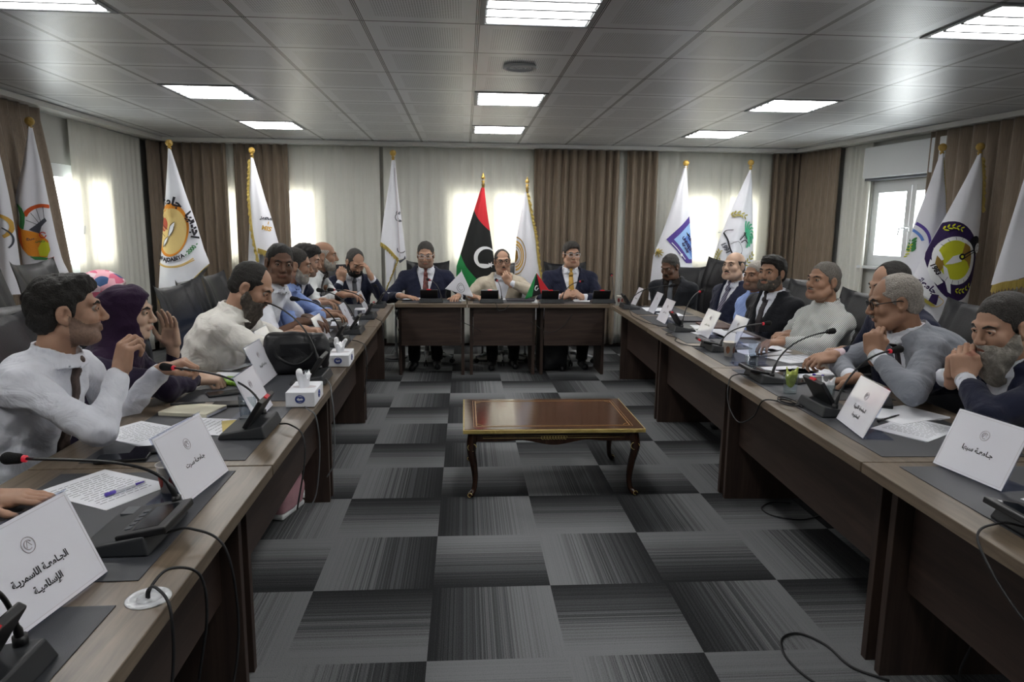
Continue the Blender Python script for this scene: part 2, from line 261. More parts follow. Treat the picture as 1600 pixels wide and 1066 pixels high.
# ceiling: grey metal tiles, perforated in the middle, dark joints, wider lengthwise channels
KX, KY, KT = .0667, 3.138, .584
def ceiling_mat():
    m = bpy.data.materials.new('metal_ceiling_tiles'); m.use_nodes = True; nt = m.node_tree; b = nt.nodes['Principled BSDF']
    N = nt.nodes.new; Lk = nt.links.new
    def mth(op, a, b_=None):
        n = N('ShaderNodeMath'); n.operation = op
        for i, x in enumerate((a, b_)):
            if x is None: continue
            if isinstance(x, (int, float)): n.inputs[i].default_value = x
            else: Lk(x, n.inputs[i])
        return n.outputs[0]
    g = N('ShaderNodeNewGeometry'); sp = N('ShaderNodeSeparateXYZ'); Lk(g.outputs['Position'], sp.inputs[0])
    u = mth('DIVIDE', mth('SUBTRACT', sp.outputs[0], KX), KT); v = mth('DIVIDE', mth('SUBTRACT', sp.outputs[1], KY), KT)
    fu, fv = mth('FRACT', u), mth('FRACT', v); cu, cv = mth('ABSOLUTE', mth('SUBTRACT', fu, .5)), mth('ABSOLUTE', mth('SUBTRACT', fv, .5))
    chan = mth('GREATER_THAN', cu, .480); rail = mth('MULTIPLY', mth('GREATER_THAN', cu, .4885), mth('LESS_THAN', cu, .4955)); joint = mth('GREATER_THAN', cv, .4905)
    dark = mth('MAXIMUM', mth('SUBTRACT', chan, rail), joint)
    inner = mth('MULTIPLY', mth('LESS_THAN', cu, .36), mth('LESS_THAN', cv, .36))
    du = mth('SUBTRACT', mth('FRACT', mth('MULTIPLY', fu, 46)), .5); dv = mth('SUBTRACT', mth('FRACT', mth('MULTIPLY', fv, 46)), .5)
    hole = mth('MULTIPLY', mth('LESS_THAN', mth('ADD', mth('MULTIPLY', du, du), mth('MULTIPLY', dv, dv)), .065), inner)
    nz = N('ShaderNodeTexNoise'); nz.inputs['Scale'].default_value = 1.2; Lk(g.outputs['Position'], nz.inputs['Vector'])
    wn = N('ShaderNodeTexWhiteNoise'); wn.noise_dimensions = '2D'; cb = N('ShaderNodeCombineXYZ'); Lk(mth('FLOOR', u), cb.inputs[0]); Lk(mth('FLOOR', v), cb.inputs[1]); Lk(cb.outputs[0], wn.inputs['Vector'])
    mx = N('ShaderNodeMix'); mx.data_type = 'RGBA'; mx.inputs[6].default_value = srgb('#e2e4e7'); mx.inputs[7].default_value = srgb('#d8dadd'); Lk(wn.outputs['Value'], mx.inputs[0])
    m2 = N('ShaderNodeMix'); m2.data_type = 'RGBA'; Lk(hole, m2.inputs[0]); Lk(mx.outputs[2], m2.inputs[6]); m2.inputs[7].default_value = srgb('#77797b')
    m3 = N('ShaderNodeMix'); m3.data_type = 'RGBA'; Lk(dark, m3.inputs[0]); Lk(m2.outputs[2], m3.inputs[6]); m3.inputs[7].default_value = srgb('#1c1c1e')
    Lk(m3.outputs[2], b.inputs['Base Color']); b.inputs['Metallic'].default_value = .2; b.inputs['Roughness'].default_value = .38
    return m
mb = MB(); mb.add([(XL, FRONT, CEIL), (XL, BACK, CEIL), (xr(BACK), BACK, CEIL), (XR_F, FRONT, CEIL)], [(0, 1, 2, 3)])
structure(mb.build('ceiling', ceiling_mat()))
mat('wall_paint', '#b9bab6', .85, mottle=(3, .03)); mat('cornice', '#d9d9d6', .6)
# walls with window openings; each wall is a slab 0.16 m thick
def wall(name, p, q, holes, out):
    """p->q along the wall foot, holes = [(s0,s1,z0,z1)] in metres from p, out = outward normal"""
    p, q = np.array(p, float), np.array(q, float); L = np.linalg.norm(q - p); d = (q - p) / L; o = np.array(out, float) * .16; mb = MB()
    ss = sorted({0, L, *[h[0] for h in holes], *[h[1] for h in holes]}); zs = sorted({0, CEIL + .02, *[h[2] for h in holes], *[h[3] for h in holes]})
    for a, b in zip(ss[:-1], ss[1:]):
        for z0, z1 in zip(zs[:-1], zs[1:]):
            sm, zm = (a + b) / 2, (z0 + z1) / 2
            if any(h[0] < sm < h[1] and h[2] < zm < h[3] for h in holes): continue
            A, B = p + d * a, p + d * b; C_, D = B + o, A + o
            ring = [A, B, C_, D] if np.cross(np.append(d, 0), np.append(o, 0))[2] > 0 else [D, C_, B, A]
            mb.hexa([(*v, z0) for v in ring] + [(*v, z1) for v in ring])
    return structure(mb.build(name, MAT['wall_paint']))
BW = [(-3.0, -1.75), (-.25, .86), (2.75, 3.85)]
wall('wall_back', (XL, BACK), (xr(BACK), BACK), [(a - XL, b - XL, 1.0, 2.06) for a, b in BW], (0, 1))
wall('wall_left', (XL, FRONT), (XL, BACK), [(6.6 - FRONT, 7.75 - FRONT, 1.0, 2.06)], (-1, 0))
rd = np.array([xr(BACK) - XR_F, BACK - FRONT]); RL = np.linalg.norm(rd); rd = rd / RL; rn = np.array([rd[1], -rd[0]])
def on_right(y, off=0, z=0): return np.array([xr(y), y, z]) - np.append(rn, 0) * off
def r_s(y): return (y - FRONT) / rd[1]
wall('wall_right', (XR_F, FRONT), (xr(BACK), BACK), [(r_s(6.45), r_s(7.55), 1.14, 2.06)], rn)
wall('wall_front', (XL, FRONT), (XR_F, FRONT), [], (0, -1))
# cornice strips along the ceiling
def strip(name, a, b, w, h, z, m):
    a, b = np.array(a, float), np.array(b, float); d = (b - a) / np.linalg.norm(b - a); n = np.array([-d[1], d[0]]); mb = MB()
    r = [a, b, b + n * w, a + n * w]; mb.hexa([(*p, z) for p in r] + [(*p, z + h) for p in r]); return structure(mb.build(name, m))
strip('trim_1', (xr(BACK), BACK), (XL, BACK), .20, .045, CEIL - .05, MAT['cornice'])
strip('trim_2', (XL, BACK), (XL, FRONT), .20, .045, CEIL - .05, MAT['cornice'])
strip('trim_3', (XR_F, FRONT), (xr(BACK), BACK), .20, .045, CEIL - .05, MAT['cornice'])
strip('baseboard_back', (xr(BACK), BACK), (XL, BACK), .015, .09, 0, MAT['desk_panel_wood_shaded']); strip('baseboard_left', (XL, BACK), (XL, FRONT), .015, .09, 0, MAT['desk_panel_wood_shaded']); strip('baseboard_right', (XR_F, FRONT), (xr(BACK), BACK), .015, .09, 0, MAT['desk_panel_wood_shaded'])
# windows: white frame, two sashes with glass, a roller-shutter box on the right-hand one
def window(name, c, along, outn, w, z0, z1, box=False):
    c, al, on = np.array(c, float), np.array(along, float), np.array(outn, float)
    def P(s, d, z): return np.array([*(c + al * s + on * d), z])
    R = np.stack([np.append(al, 0), np.append(on, 0), [0, 0, 1]], 1)
    t = bpy.data.objects.new(name, None); link(t); t['kind'] = 'structure'; t.location = (0, 0, 0)
    fr = MB(); zc = (z0 + z1) / 2; hh = (z1 - z0) / 2
    for sgn in (-1, 1): fr.box(P(sgn * (w / 2 - .03), .06, zc), (.03, .04, hh), R=R)
    for z in (z0 + .03, z1 - .03): fr.box(P(0, .06, z), (w / 2 - .06, .04, .03), R=R)
    f = fr.build('window_frame', MAT['white_trim'], t); f['kind'] = 'structure'
    for sgn in (-1, 1):
        sx = sgn * (w / 4 - .012); sh = MB(); hw = w / 4 - .018
        for k in (-1, 1): sh.box(P(sx + k * (hw - .03), .045, zc), (.03, .03, hh - .06), R=R)
        for z in (z0 + .09, z1 - .09): sh.box(P(sx, .045, z), (hw - .06, .028, .03), R=R)
        s_ = sh.build('window_sash', MAT['white_trim'], t)
        gl = MB(); gl.box(P(sx, .045, zc), (hw - .06, .003, hh - .12), R=R); gl.build('pane', MAT['glass'], s_)
    hd = MB(); hd.box(P(.02, .005, zc - .05), (.010, .012, .03), R=R); hd.tube([P(.02, -.01, zc - .04), P(.02, -.035, zc - .04), P(-.06, -.04, zc - .045), P(-.075, -.04, zc - .12)], .008, 8); hd.build('window_handle', MAT['white_trim'], t)
    if box:
        bx = MB(); bx.box(P(.02, -.06, z1 + .20), (w / 2 + .03, .075, .165), bev=.008, R=R); bo = bx.build('shutter_box', MAT['white_trim'], t)
        sl = MB(); sl.box(P(.02, -.06, z1 + .022), (w / 2 + .02, .05, .012), R=R); sl.build('shutter_slot', MAT['grey_plastic'], t)
        sb = MB(); sb.box(P(0, -.015, z0 - .015), (w / 2 + .06, .05, .015), R=R); sb.build('window_sill', MAT['white_trim'], t)
    # daylight portal in the opening
    pl = bpy.data.lights.new('daylight_portal', 'AREA'); pl.shape = 'RECTANGLE'; pl.size = w; pl.size_y = z1 - z0; pl.cycles.is_portal = True
    po = bpy.data.objects.new('daylight_portal', pl); link(po); po.location = P(0, .13, zc)
    Rm = Matrix(np.stack([np.append(al, 0), np.cross(np.append(on, 0), np.append(al, 0)), np.append(on, 0)], 1).tolist()).to_4x4(); Rm.translation = po.location; po.matrix_world = Rm
    return t
for i, (a, b) in enumerate(BW): window('window_%d' % (i + 1), ((a + b) / 2, BACK), (1, 0), (0, 1), b - a, 1.0, 2.06)
window('window_4', (XL, 7.175), (0, 1), (-1, 0), 1.15, 1.0, 2.06)
window('window_5', on_right(7.0)[:2], -rd, rn, r_s(7.55) - r_s(6.45), 1.14, 2.06, box=True)
# ceiling light panels: steel frame, four bright louvre cells each
mat('panel_light', (1.0, .985, .96, 1), .5, emit=PANEL_STRENGTH); mat('light_steel', '#9a9da0', .5, .0)
def light_panel(ix, iy, label):
    x0, y0 = KX + ix * KT, KY + iy * KT; t = empty('ceiling_light', label, 'light', (x0 + KT / 2, y0 + KT / 2, CEIL), 0, 'square louvred ceiling lights'); h = KT / 2
    fr = MB(); z = -.0035
    for sgn in (-1, 1):
        fr.box((sgn * (h - .02), 0, z), (.012, h - .006, .0034)); fr.box((0, sgn * (h - .02), z), (h - .034, .012, .0034))
    for k in (-1, 0, 1): fr.box((0, k * .128, -.006), (h - .034, .011, .0055))
    fr.box((0, 0, -.0012), (h - .034, h - .034, .001)); fr.build('frame', MAT['light_steel'], t)
    for k in range(4):
        d = MB(); d.box((0, (k - 1.5) * .128, -.0042), (h - .045, .052, .0016)); d.build('diffuser', MAT['panel_light'], t)
for ix, cn in ((-4, 'left'), (0, 'middle'), (4, 'right')):
    for iy, rn_ in ((0, 'nearest the camera'), (4, 'halfway down the room'), (7, 'nearest the back wall')):
        light_panel(ix, iy, 'square white ceiling light panel, %s row, %s' % (cn, rn_))
    light_panel(ix, -4, 'added square white ceiling light panel, %s row, overhead and out of the picture' % cn)  # extra unseen row, added to light the near part of the room
# round air diffuser in the ceiling
mb = MB(); vx, vy = .352, 4.61
mb.lathe([(.0, -.006), (.03, -.008), (.035, -.014), (.05, -.010)], (vx, vy, CEIL), 28); vent = empty('ceiling_vent', 'round white air vent in the ceiling between the middle light panels', 'vent', (vx, vy, CEIL))
mb = MB(); mb.lathe([(.105, -.001), (.11, -.014), (.092, -.020), (.080, -.012), (.080, -.004)], (0, 0, 0), 32); mb.build('rim', MAT['white_trim'], vent, smooth=True)
mb = MB()
for r_ in (.068, .052, .036): mb.lathe([(r_, -.003), (r_ + .006, -.014), (r_ - .003, -.016), (r_ - .006, -.004)], (0, 0, 0), 28)
mb.cyl((0, 0, -.002), (0, 0, -.014), .018, 16); mb.build('grille', MAT['white_trim'], vent, smooth=True)
mb = MB(); mb.cyl((0, 0, -.0005), (0, 0, -.002), .079, 28); mb.build('duct_face', MAT['dark_plastic'], vent)
# ============================ CURTAINS ============================
def cloth_mat(name, c, tr=0, c2=None):
    m = bpy.data.materials.new(name); m.use_nodes = True; nt = m.node_tree; b = nt.nodes['Principled BSDF']; b.inputs['Base Color'].default_value = srgb(c); b.inputs['Roughness'].default_value = .8 if tr else .55; b.inputs['Specular IOR Level'].default_value = .25; b.inputs['Sheen Weight'].default_value = .0 if tr else .25
    tc = nt.nodes.new('ShaderNodeTexCoord'); mp = nt.nodes.new('ShaderNodeMapping'); mp.inputs['Scale'].default_value = (90, 90, 3); n = nt.nodes.new('ShaderNodeTexNoise'); n.inputs['Scale'].default_value = 3; n.inputs['Detail'].default_value = 4
    nt.links.new(tc.outputs['Object'], mp.inputs[0]); nt.links.new(mp.outputs[0], n.inputs['Vector']); r = nt.nodes.new('ShaderNodeValToRGB'); k = srgb(c); k2 = srgb(c2 or c); r.color_ramp.elements[0].position = .3; r.color_ramp.elements[0].color = k; r.color_ramp.elements[1].position = .7; r.color_ramp.elements[1].color = k2
    nt.links.new(n.outputs['Fac'], r.inputs['Fac']); nt.links.new(r.outputs['Color'], b.inputs['Base Color'])
    if tr:
        t = nt.nodes.new('ShaderNodeBsdfTranslucent'); t.inputs[0].default_value = srgb('#fff9f0'); mx = nt.nodes.new('ShaderNodeMixShader'); mx.inputs[0].default_value = tr
        out = nt.nodes['Material Output']; nt.links.new(b.outputs[0], mx.inputs[1]); nt.links.new(t.outputs[0], mx.inputs[2]); nt.links.new(mx.outputs[0], out.inputs[0])
    MAT[name] = m
cloth_mat('brown_curtain', '#75675a', 0, '#8d7e6c'); cloth_mat('sheer_curtain', '#ecede8', .33, '#e2e4de')
def curtain(name, label, p, q, m, folds, depth, group, z0=.04, z1=CEIL - .055, seed=0, swing=None):
    """hanging cloth from p to q along a wall; swing(t,h) shifts it sideways (metres) at height fraction h"""
    p, q = np.array(p, float), np.array(q, float); L = np.linalg.norm(q - p); d = (q - p) / L; n = np.array([-d[1], d[0]]); rg = random.Random(seed); ph = [rg.uniform(0, 6.28) for _ in range(4)]
    nu = max(24, int(folds * 12)); mb = MB()
    def fn(u, v):
        h = v; w = u + .012 * math.sin(9 * u + ph[0] + h * 1.2) + .006 * math.sin(23 * u + ph[1])
        a = w * folds * 2 * math.pi; sharp = math.sin(a) + .28 * math.sin(2 * a + ph[2]) + .3 * math.sin(.43 * a + ph[3])
        off = depth * sharp * (.55 + .45 * (1 - h)) ; s = u * L + (swing(u, h) if swing else 0)
        b = p + d * s + n * off; return (b[0], b[1], z0 + (z1 - z0) * h)
    mb.grid(fn, nu, 14 if not swing else 24); o = mb.build(name, MAT[m], smooth=True)
    sd = o.modifiers.new('thickness', 'SOLIDIFY'); sd.thickness = .003
    return tag(o, label, 'curtain', group)
G1, G2 = 'brown curtains round the walls', 'white sheer curtains over the windows'
yb = BACK - .11; ys = BACK - .045
def cb(x0, x1, lab, folds, sd): curtain('curtain', lab, (x1, yb), (x0, yb), 'brown_curtain', folds, .042, G1, seed=sd)
def cs(x0, x1, lab, folds, sd, y=ys): curtain('sheer_curtain', lab, (x1, y), (x0, y), 'sheer_curtain', folds, .013, G2, seed=sd)
cb(-3.68, -2.86, 'brown curtain in the left corner behind the orange university flag', 7, 1); cb(-2.78, -2.13, 'brown curtain behind the white flag with gold lettering', 6, 2)
cs(-2.90, -2.72, 'narrow strip of white sheer showing between two brown curtains at left', 2, 3)
cs(-2.14, -1.045, 'white sheer curtain left of the dark gap on the back wall', 9, 4); cs(-1.0, .86, 'wide white sheer curtain behind the red, black and green flag', 15, 5)
cb(.86, 1.93, 'brown curtain behind the man in the yellow tie', 10, 6); cb(2.03, 2.42, 'narrow brown curtain to the left of the blue square flag', 4, 7); cs(1.9, 2.06, 'narrow strip of white sheer showing between two brown curtains at right', 2, 8)
cs(2.42, 3.92, 'glowing white sheer behind the palm tree flag', 11, 9); cb(3.90, 4.26, 'brown curtain in the right corner of the back wall', 4, 10)
xl = XL + .11
curtain('curtain', 'brown curtain tied aside on the left wall behind the leaf flag', (xl, 6.45), (xl, 4.2), 'brown_curtain', 15, .032, G1, seed=11, swing=lambda u, h: -.42 * (1 - u) * max(0, (1 - h) - .05) ** .8)
curtain('sheer_curtain', 'white sheer curtain over the left wall window', (XL + .045, 8.42), (XL + .045, 6.95), 'sheer_curtain', 12, .013, G2, seed=12)
curtain('curtain', 'brown curtain at the far end of the left wall', (xl, 8.76), (xl, 8.42), 'brown_curtain', 3, .028, G1, seed=13)
a, b = on_right(7.98, .11)[:2], on_right(8.76, .11)[:2]
curtain('curtain', 'brown curtain at the far end of the right wall', a, b, 'brown_curtain', 7, .028, G1, seed=14)
curtain('sheer_curtain', 'white sheer curtain pushed aside by the shutter box window', on_right(7.52, .05)[:2], on_right(7.99, .05)[:2], 'sheer_curtain', 6, .018, G2, seed=15)
curtain('curtain', 'brown curtain behind the black and yellow emblem flag', on_right(5.45, .13)[:2], on_right(6.66, .13)[:2], 'brown_curtain', 9, .032, G1, seed=16)
curtain('sheer_curtain', 'white sheer at the right edge of the picture', on_right(4.3, .08)[:2], on_right(5.45, .08)[:2], 'sheer_curtain', 9, .015, G2, seed=17)
# ============================ PEOPLE: signed-distance bodies meshed with surface nets ============================
def vec(*a): return np.array(a, dtype=np.float64)
def unit(v):
    v = np.asarray(v, dtype=np.float64); return v / max(np.linalg.norm(v), 1e-9)
def rot_zxy(yaw, pitch, roll):
    """columns = right, forward, up of a head turned by yaw (left +), pitched (down -) and rolled, in the person's frame"""
    cy, sy = math.cos(yaw), math.sin(yaw); cp, sp = math.cos(pitch), math.sin(pitch); cr, sr = math.cos(roll), math.sin(roll)
    Rz = np.array([[cy, -sy, 0], [sy, cy, 0], [0, 0, 1.0]]); Rx = np.array([[1.0, 0, 0], [0, cp, -sp], [0, sp, cp]])
    Ry = np.array([[cr, 0, sr], [0, 1.0, 0], [-sr, 0, cr]])
    return Rz @ Rx @ Ry

class Grid:
    def __init__(s, lo, hi, coarse, fine=None, boxes=()):
        s.ax = []
        for a in range(3):
            p = lo[a]; out = [p]
            while p < hi[a]:
                st = coarse
                for (bl, bh) in boxes:
                    if bl[a] - fine <= p <= bh[a]: st = fine
                p += st; out.append(p)
            s.ax.append(np.array(out, dtype=np.float32))
        s.f = np.full([len(x) for x in s.ax], 0.3, dtype=np.float32)
    def win(s, lo, hi):
        sl = []
        for a in range(3):
            i = max(0, int(np.searchsorted(s.ax[a], lo[a])) - 1); j = min(len(s.ax[a]), int(np.searchsorted(s.ax[a], hi[a])) + 1)
            if j <= i: return None
            sl.append(slice(i, j))
        return tuple(sl)
    def pts(s, sl):
        return s.ax[0][sl[0]][:, None, None], s.ax[1][sl[1]][None, :, None], s.ax[2][sl[2]][None, None, :]
    def add(s, fn, lo, hi, k=0.01, m=0.05):
        sl = s.win(np.asarray(lo) - m, np.asarray(hi) + m)
        if sl is None: return
        d = fn(*s.pts(sl)); g = s.f[sl]
        if k > 0:
            h = np.maximum(k - np.abs(g - d), 0) / k
            s.f[sl] = np.minimum(g, d) - h * h * k * 0.25
        else: s.f[sl] = np.minimum(g, d)
    def cut(s, fn, lo, hi, k=0.004, m=0.05):
        sl = s.win(np.asarray(lo) - m, np.asarray(hi) + m)
        if sl is None: return
        d = -fn(*s.pts(sl)); g = s.f[sl]
        h = np.maximum(k - np.abs(g - d), 0) / k
        s.f[sl] = np.maximum(g, d) + h * h * k * 0.25
    def keep(s, fn, k=0.004):
        d = fn(s.ax[0][:, None, None], s.ax[1][None, :, None], s.ax[2][None, None, :])
        h = np.maximum(k - np.abs(s.f - d), 0) / k
        s.f = np.maximum(s.f, d) + h * h * k * 0.25
    def ripple(s, amp, freq, seed, lo=None, hi=None):
        rg = np.random.RandomState(seed)
        sl = s.win(lo, hi) if lo is not None else (slice(None),) * 3
        if sl is None: return
        X, Y, Z = s.pts(sl); w = 0
        for i in range(5):
            v = rg.normal(size=3); v = v / np.linalg.norm(v) * freq * (0.6 + 0.25 * i); ph = rg.uniform(0, 6.28)
            w = w + np.sin(X * v[0] + Y * v[1] + Z * v[2] + ph + 1.3 * np.sin(X * v[1] * .6 - Z * v[0] * .6 + Y * v[2] * .4)) / (1 + .3 * i)
        s.f[sl] += (amp * 0.5) * w
    # ---- primitives
    def cone(s, a, b, ra, rb, k=0.01, op='add'):
        a = np.asarray(a, float); b = np.asarray(b, float); ba = b - a; L2 = max(float(ba @ ba), 1e-9)
        def fn(X, Y, Z):
            x, y, z = X - a[0], Y - a[1], Z - a[2]
            t = np.clip((x * ba[0] + y * ba[1] + z * ba[2]) / L2, 0, 1)
            return np.sqrt((x - t * ba[0]) ** 2 + (y - t * ba[1]) ** 2 + (z - t * ba[2]) ** 2) - (ra + (rb - ra) * t)
        r = max(ra, rb)
        getattr(s, op)(fn, np.minimum(a, b) - r, np.maximum(a, b) + r, k)
    def chain(s, pts, rs, k=0.01):
        for i in range(len(pts) - 1): s.cone(pts[i], pts[i + 1], rs[i], rs[i + 1], k)
    def ell(s, c, R, r, k=0.01, op='add'):
        c = np.asarray(c, float); r = np.asarray(r, float)
        def fn(X, Y, Z):
            x, y, z = X - c[0], Y - c[1], Z - c[2]
            q = [x * R[0, i] + y * R[1, i] + z * R[2, i] for i in range(3)]
            k0 = np.sqrt((q[0] / r[0]) ** 2 + (q[1] / r[1]) ** 2 + (q[2] / r[2]) ** 2)
            k1 = np.sqrt((q[0] / r[0] ** 2) ** 2 + (q[1] / r[1] ** 2) ** 2 + (q[2] / r[2] ** 2) ** 2) + 1e-6
            return k0 * (k0 - 1) / k1
        m = float(r.max()); getattr(s, op)(fn, c - m, c + m, k)
    def box(s, c, R, hs, rd, k=0.01, op='add'):
        c = np.asarray(c, float)
        def fn(X, Y, Z):
            x, y, z = X - c[0], Y - c[1], Z - c[2]
            q = [np.abs(x * R[0, i] + y * R[1, i] + z * R[2, i]) - (hs[i] - rd) for i in range(3)]
            return np.sqrt(sum(np.maximum(v, 0) ** 2 for v in q)) + np.minimum(np.maximum(np.maximum(q[0], q[1]), q[2]), 0) - rd
        m = float(np.linalg.norm(hs)); getattr(s, op)(fn, c - m, c + m, k)
    # ---- surface nets
    def mesh(s, name):
        f = s.f; f[0] = np.abs(f[0]) + .01; f[-1] = np.abs(f[-1]) + .01; f[:, 0] = np.abs(f[:, 0]) + .01; f[:, -1] = np.abs(f[:, -1]) + .01; f[:, :, 0] = np.abs(f[:, :, 0]) + .01; f[:, :, -1] = np.abs(f[:, :, -1]) + .01
        sg = f < 0; nx, ny, nz = f.shape
        c = np.zeros((nx - 1, ny - 1, nz - 1), np.uint8); OFF = [(i, j, k) for i in (0, 1) for j in (0, 1) for k in (0, 1)]
        for (i, j, k) in OFF: c += sg[i:nx - 1 + i, j:ny - 1 + j, k:nz - 1 + k]
        I = np.argwhere((c > 0) & (c < 8)); n = len(I)
        if n == 0: return None
        V = np.stack([f[I[:, 0] + o[0], I[:, 1] + o[1], I[:, 2] + o[2]] for o in OFF], 1)
        acc = np.zeros((n, 3)); cnt = np.zeros(n)
        for p in range(8):
            for q in range(p + 1, 8):
                if sum(abs(OFF[p][a] - OFF[q][a]) for a in range(3)) != 1: continue
                va, vb = V[:, p], V[:, q]; cr = (va < 0) != (vb < 0)
                t = np.where(cr, va / np.where(cr, va - vb, 1), 0)
                for a in range(3): acc[:, a] += np.where(cr, OFF[p][a] + t * (OFF[q][a] - OFF[p][a]), 0)
                cnt += cr
        fr = acc / cnt[:, None]; P = np.empty((n, 3))
        for a in range(3):
            A = s.ax[a]; P[:, a] = A[I[:, a]] + fr[:, a] * (A[I[:, a] + 1] - A[I[:, a]])
        ids = np.full(c.shape, -1, np.int32); ids[I[:, 0], I[:, 1], I[:, 2]] = np.arange(n)
        Q = []
        for a in range(3):
            b, d = (a + 1) % 3, (a + 2) % 3
            lo = [slice(None)] * 3; hi = [slice(None)] * 3; lo[a] = slice(0, -1); hi[a] = slice(1, None)
            E = np.argwhere(sg[tuple(lo)] != sg[tuple(hi)])
            sh = f.shape; E = E[(E[:, b] > 0) & (E[:, d] > 0) & (E[:, b] < sh[b] - 1) & (E[:, d] < sh[d] - 1)]
            ins = sg[E[:, 0], E[:, 1], E[:, 2]]
            def cid(db, dd):
                T = E.copy(); T[:, b] += db; T[:, d] += dd; return ids[T[:, 0], T[:, 1], T[:, 2]]
            q = np.stack([cid(-1, -1), cid(0, -1), cid(0, 0), cid(-1, 0)], 1)
            q[~ins] = q[~ins][:, ::-1]; Q.append(q)
        Q = np.concatenate(Q); Q = Q[(Q >= 0).all(1)]
        return mesh_from(name, P, Q)

def mesh_from(name, P, Q):
    me = bpy.data.meshes.new(name); n = len(P); m = len(Q); k = Q.shape[1]
    me.vertices.add(n); me.vertices.foreach_set('co', np.asarray(P, np.float32).ravel())
    me.loops.add(m * k); me.loops.foreach_set('vertex_index', np.asarray(Q, np.int32).ravel())
    me.polygons.add(m); me.polygons.foreach_set('loop_start', np.arange(0, m * k, k, dtype=np.int32))
    try: me.polygons.foreach_set('loop_total', np.full(m, k, np.int32))
    except Exception: pass
    me.polygons.foreach_set('use_smooth', np.ones(m, bool))
    me.update(calc_edges=True); me.validate()
    return me
def torso_fn(P0, A, Xl, Fd, L, prof, o=0.0, tmin=-0.15, tmax=1.0, nexp=2.4):
    T, W, D, O = [np.array(v) for v in zip(*prof)]
    def fn(X, Y, Z):
        x, y, z = X - P0[0], Y - P0[1], Z - P0[2]
        t = (x * A[0] + y * A[1] + z * A[2]) / L
        a = x * Xl[0] + y * Xl[1] + z * Xl[2]; b = x * Fd[0] + y * Fd[1] + z * Fd[2]
        tc = np.clip(t, T[0], T[-1]).ravel()
        w = np.interp(tc, T, W).reshape(t.shape) + o; d = np.interp(tc, T, D).reshape(t.shape) + o; of = np.interp(tc, T, O).reshape(t.shape)
        r = (np.abs(a / w) ** nexp + np.abs((b - of) / d) ** nexp) ** (1 / nexp)
        s = (r - 1) * np.minimum(w, d)
        return np.maximum(s, np.maximum((t - tmax) * L - o, (tmin - t) * L - o))
    return fn

def two_bone(S, Wt, l1, l2, pole):
    S = np.asarray(S, float); Wt = np.asarray(Wt, float); v = Wt - S; d = np.linalg.norm(v)
    if d > (l1 + l2) * .995:
        k = d / ((l1 + l2) * .995); l1 *= k; l2 *= k
    if d < abs(l1 - l2) + .04: d = abs(l1 - l2) + .04
    n = v / np.linalg.norm(v); c = (l1 * l1 - l2 * l2 + d * d) / (2 * d); h = math.sqrt(max(l1 * l1 - c * c, 0))
    p = np.asarray(pole, float); p = p - n * (p @ n); p = unit(p)
    return S + n * c + p * h

CURL = {'flat': (.12, .2, .12), 'relaxed': (.45, .6, .35), 'fist': (1.25, 1.45, .8), 'grip': (.95, 1.15, .7), 'open': (.15, .3, .2), 'pinch': (.75, .95, .5), 'clasp': (.8, .9, .35)}
def hand_shape(g, W, R, side, pose, s, k=0.006):
    """W wrist, R columns: x=towards the little finger for a right hand, y=fingers, z=back of hand; side +1 right, -1 left"""
    sx = side
    def L(x, y, z): return W + R @ (np.array([x * sx, y, z]) * s)
    c0, c1, c2 = CURL[pose]
    g.cone(L(0, -.03, 0), L(0, .012, 0), .027 * s, .026 * s, .012)
    g.box(L(0.001, .048, 0), R, (.040 * s, .046 * s, .0145 * s), .0135 * s, .012)
    g.cone(L(-.026, .022, -.008), L(-.03, .062, -.006), .017 * s, .012 * s, .012)
    g.cone(L(.026, .015, -.008), L(.028, .06, -.004), .014 * s, .010 * s, .012)
    xs = (-.031, -.0105, .0105, .030); ln = (.96, 1.06, 1.0, .80); yb = (.086, .091, .087, .079)
    for i in range(4):
        d = np.array([0.10 * (i - 1.3) * (.7 if pose in ('open', 'flat') else .15), 1.0, 0]); d /= np.linalg.norm(d)
        p = np.array([xs[i], yb[i], 0.001]); pts = [p]; ang = 0
        var = 1 + (.10 * (i - 1.5) if pose != 'pinch' else .28 * (i - 1.2))
        for (seg, cv) in zip((.046, .027, .022), (c0, c1, c2)):
            ang += cv * var
            q = pts[-1] + seg * ln[i] * np.array([d[0] * math.cos(ang), d[1] * math.cos(ang), -math.sin(ang)]); pts.append(q)
        rr = (.0098, .0088, .0080, .0068)
        for j in range(3): g.cone(L(*pts[j]), L(*pts[j + 1]), rr[j] * s, rr[j + 1] * s, .004)
    if pose == 'fist': th = [(-.028, .02, -.008), (-.046, .05, -.020), (-.030, .072, -.036), (-.008, .076, -.040)]
    elif pose in ('pinch', 'grip'): th = [(-.028, .018, -.008), (-.050, .050, -.022), (-.046, .080, -.040), (-.034, .098, -.052)]
    elif pose == 'clasp': th = [(-.028, .018, -.006), (-.048, .048, -.004), (-.046, .080, .004), (-.030, .100, .008)]
    else: th = [(-.028, .018, -.008), (-.054, .045, -.016), (-.067, .075, -.020), (-.073, .100, -.022)]
    for j, r in enumerate(((.0135, .0115), (.0115, .0102), (.0102, .0078))): g.cone(L(*th[j]), L(*th[j + 1]), r[0] * s, r[1] * s, .006)

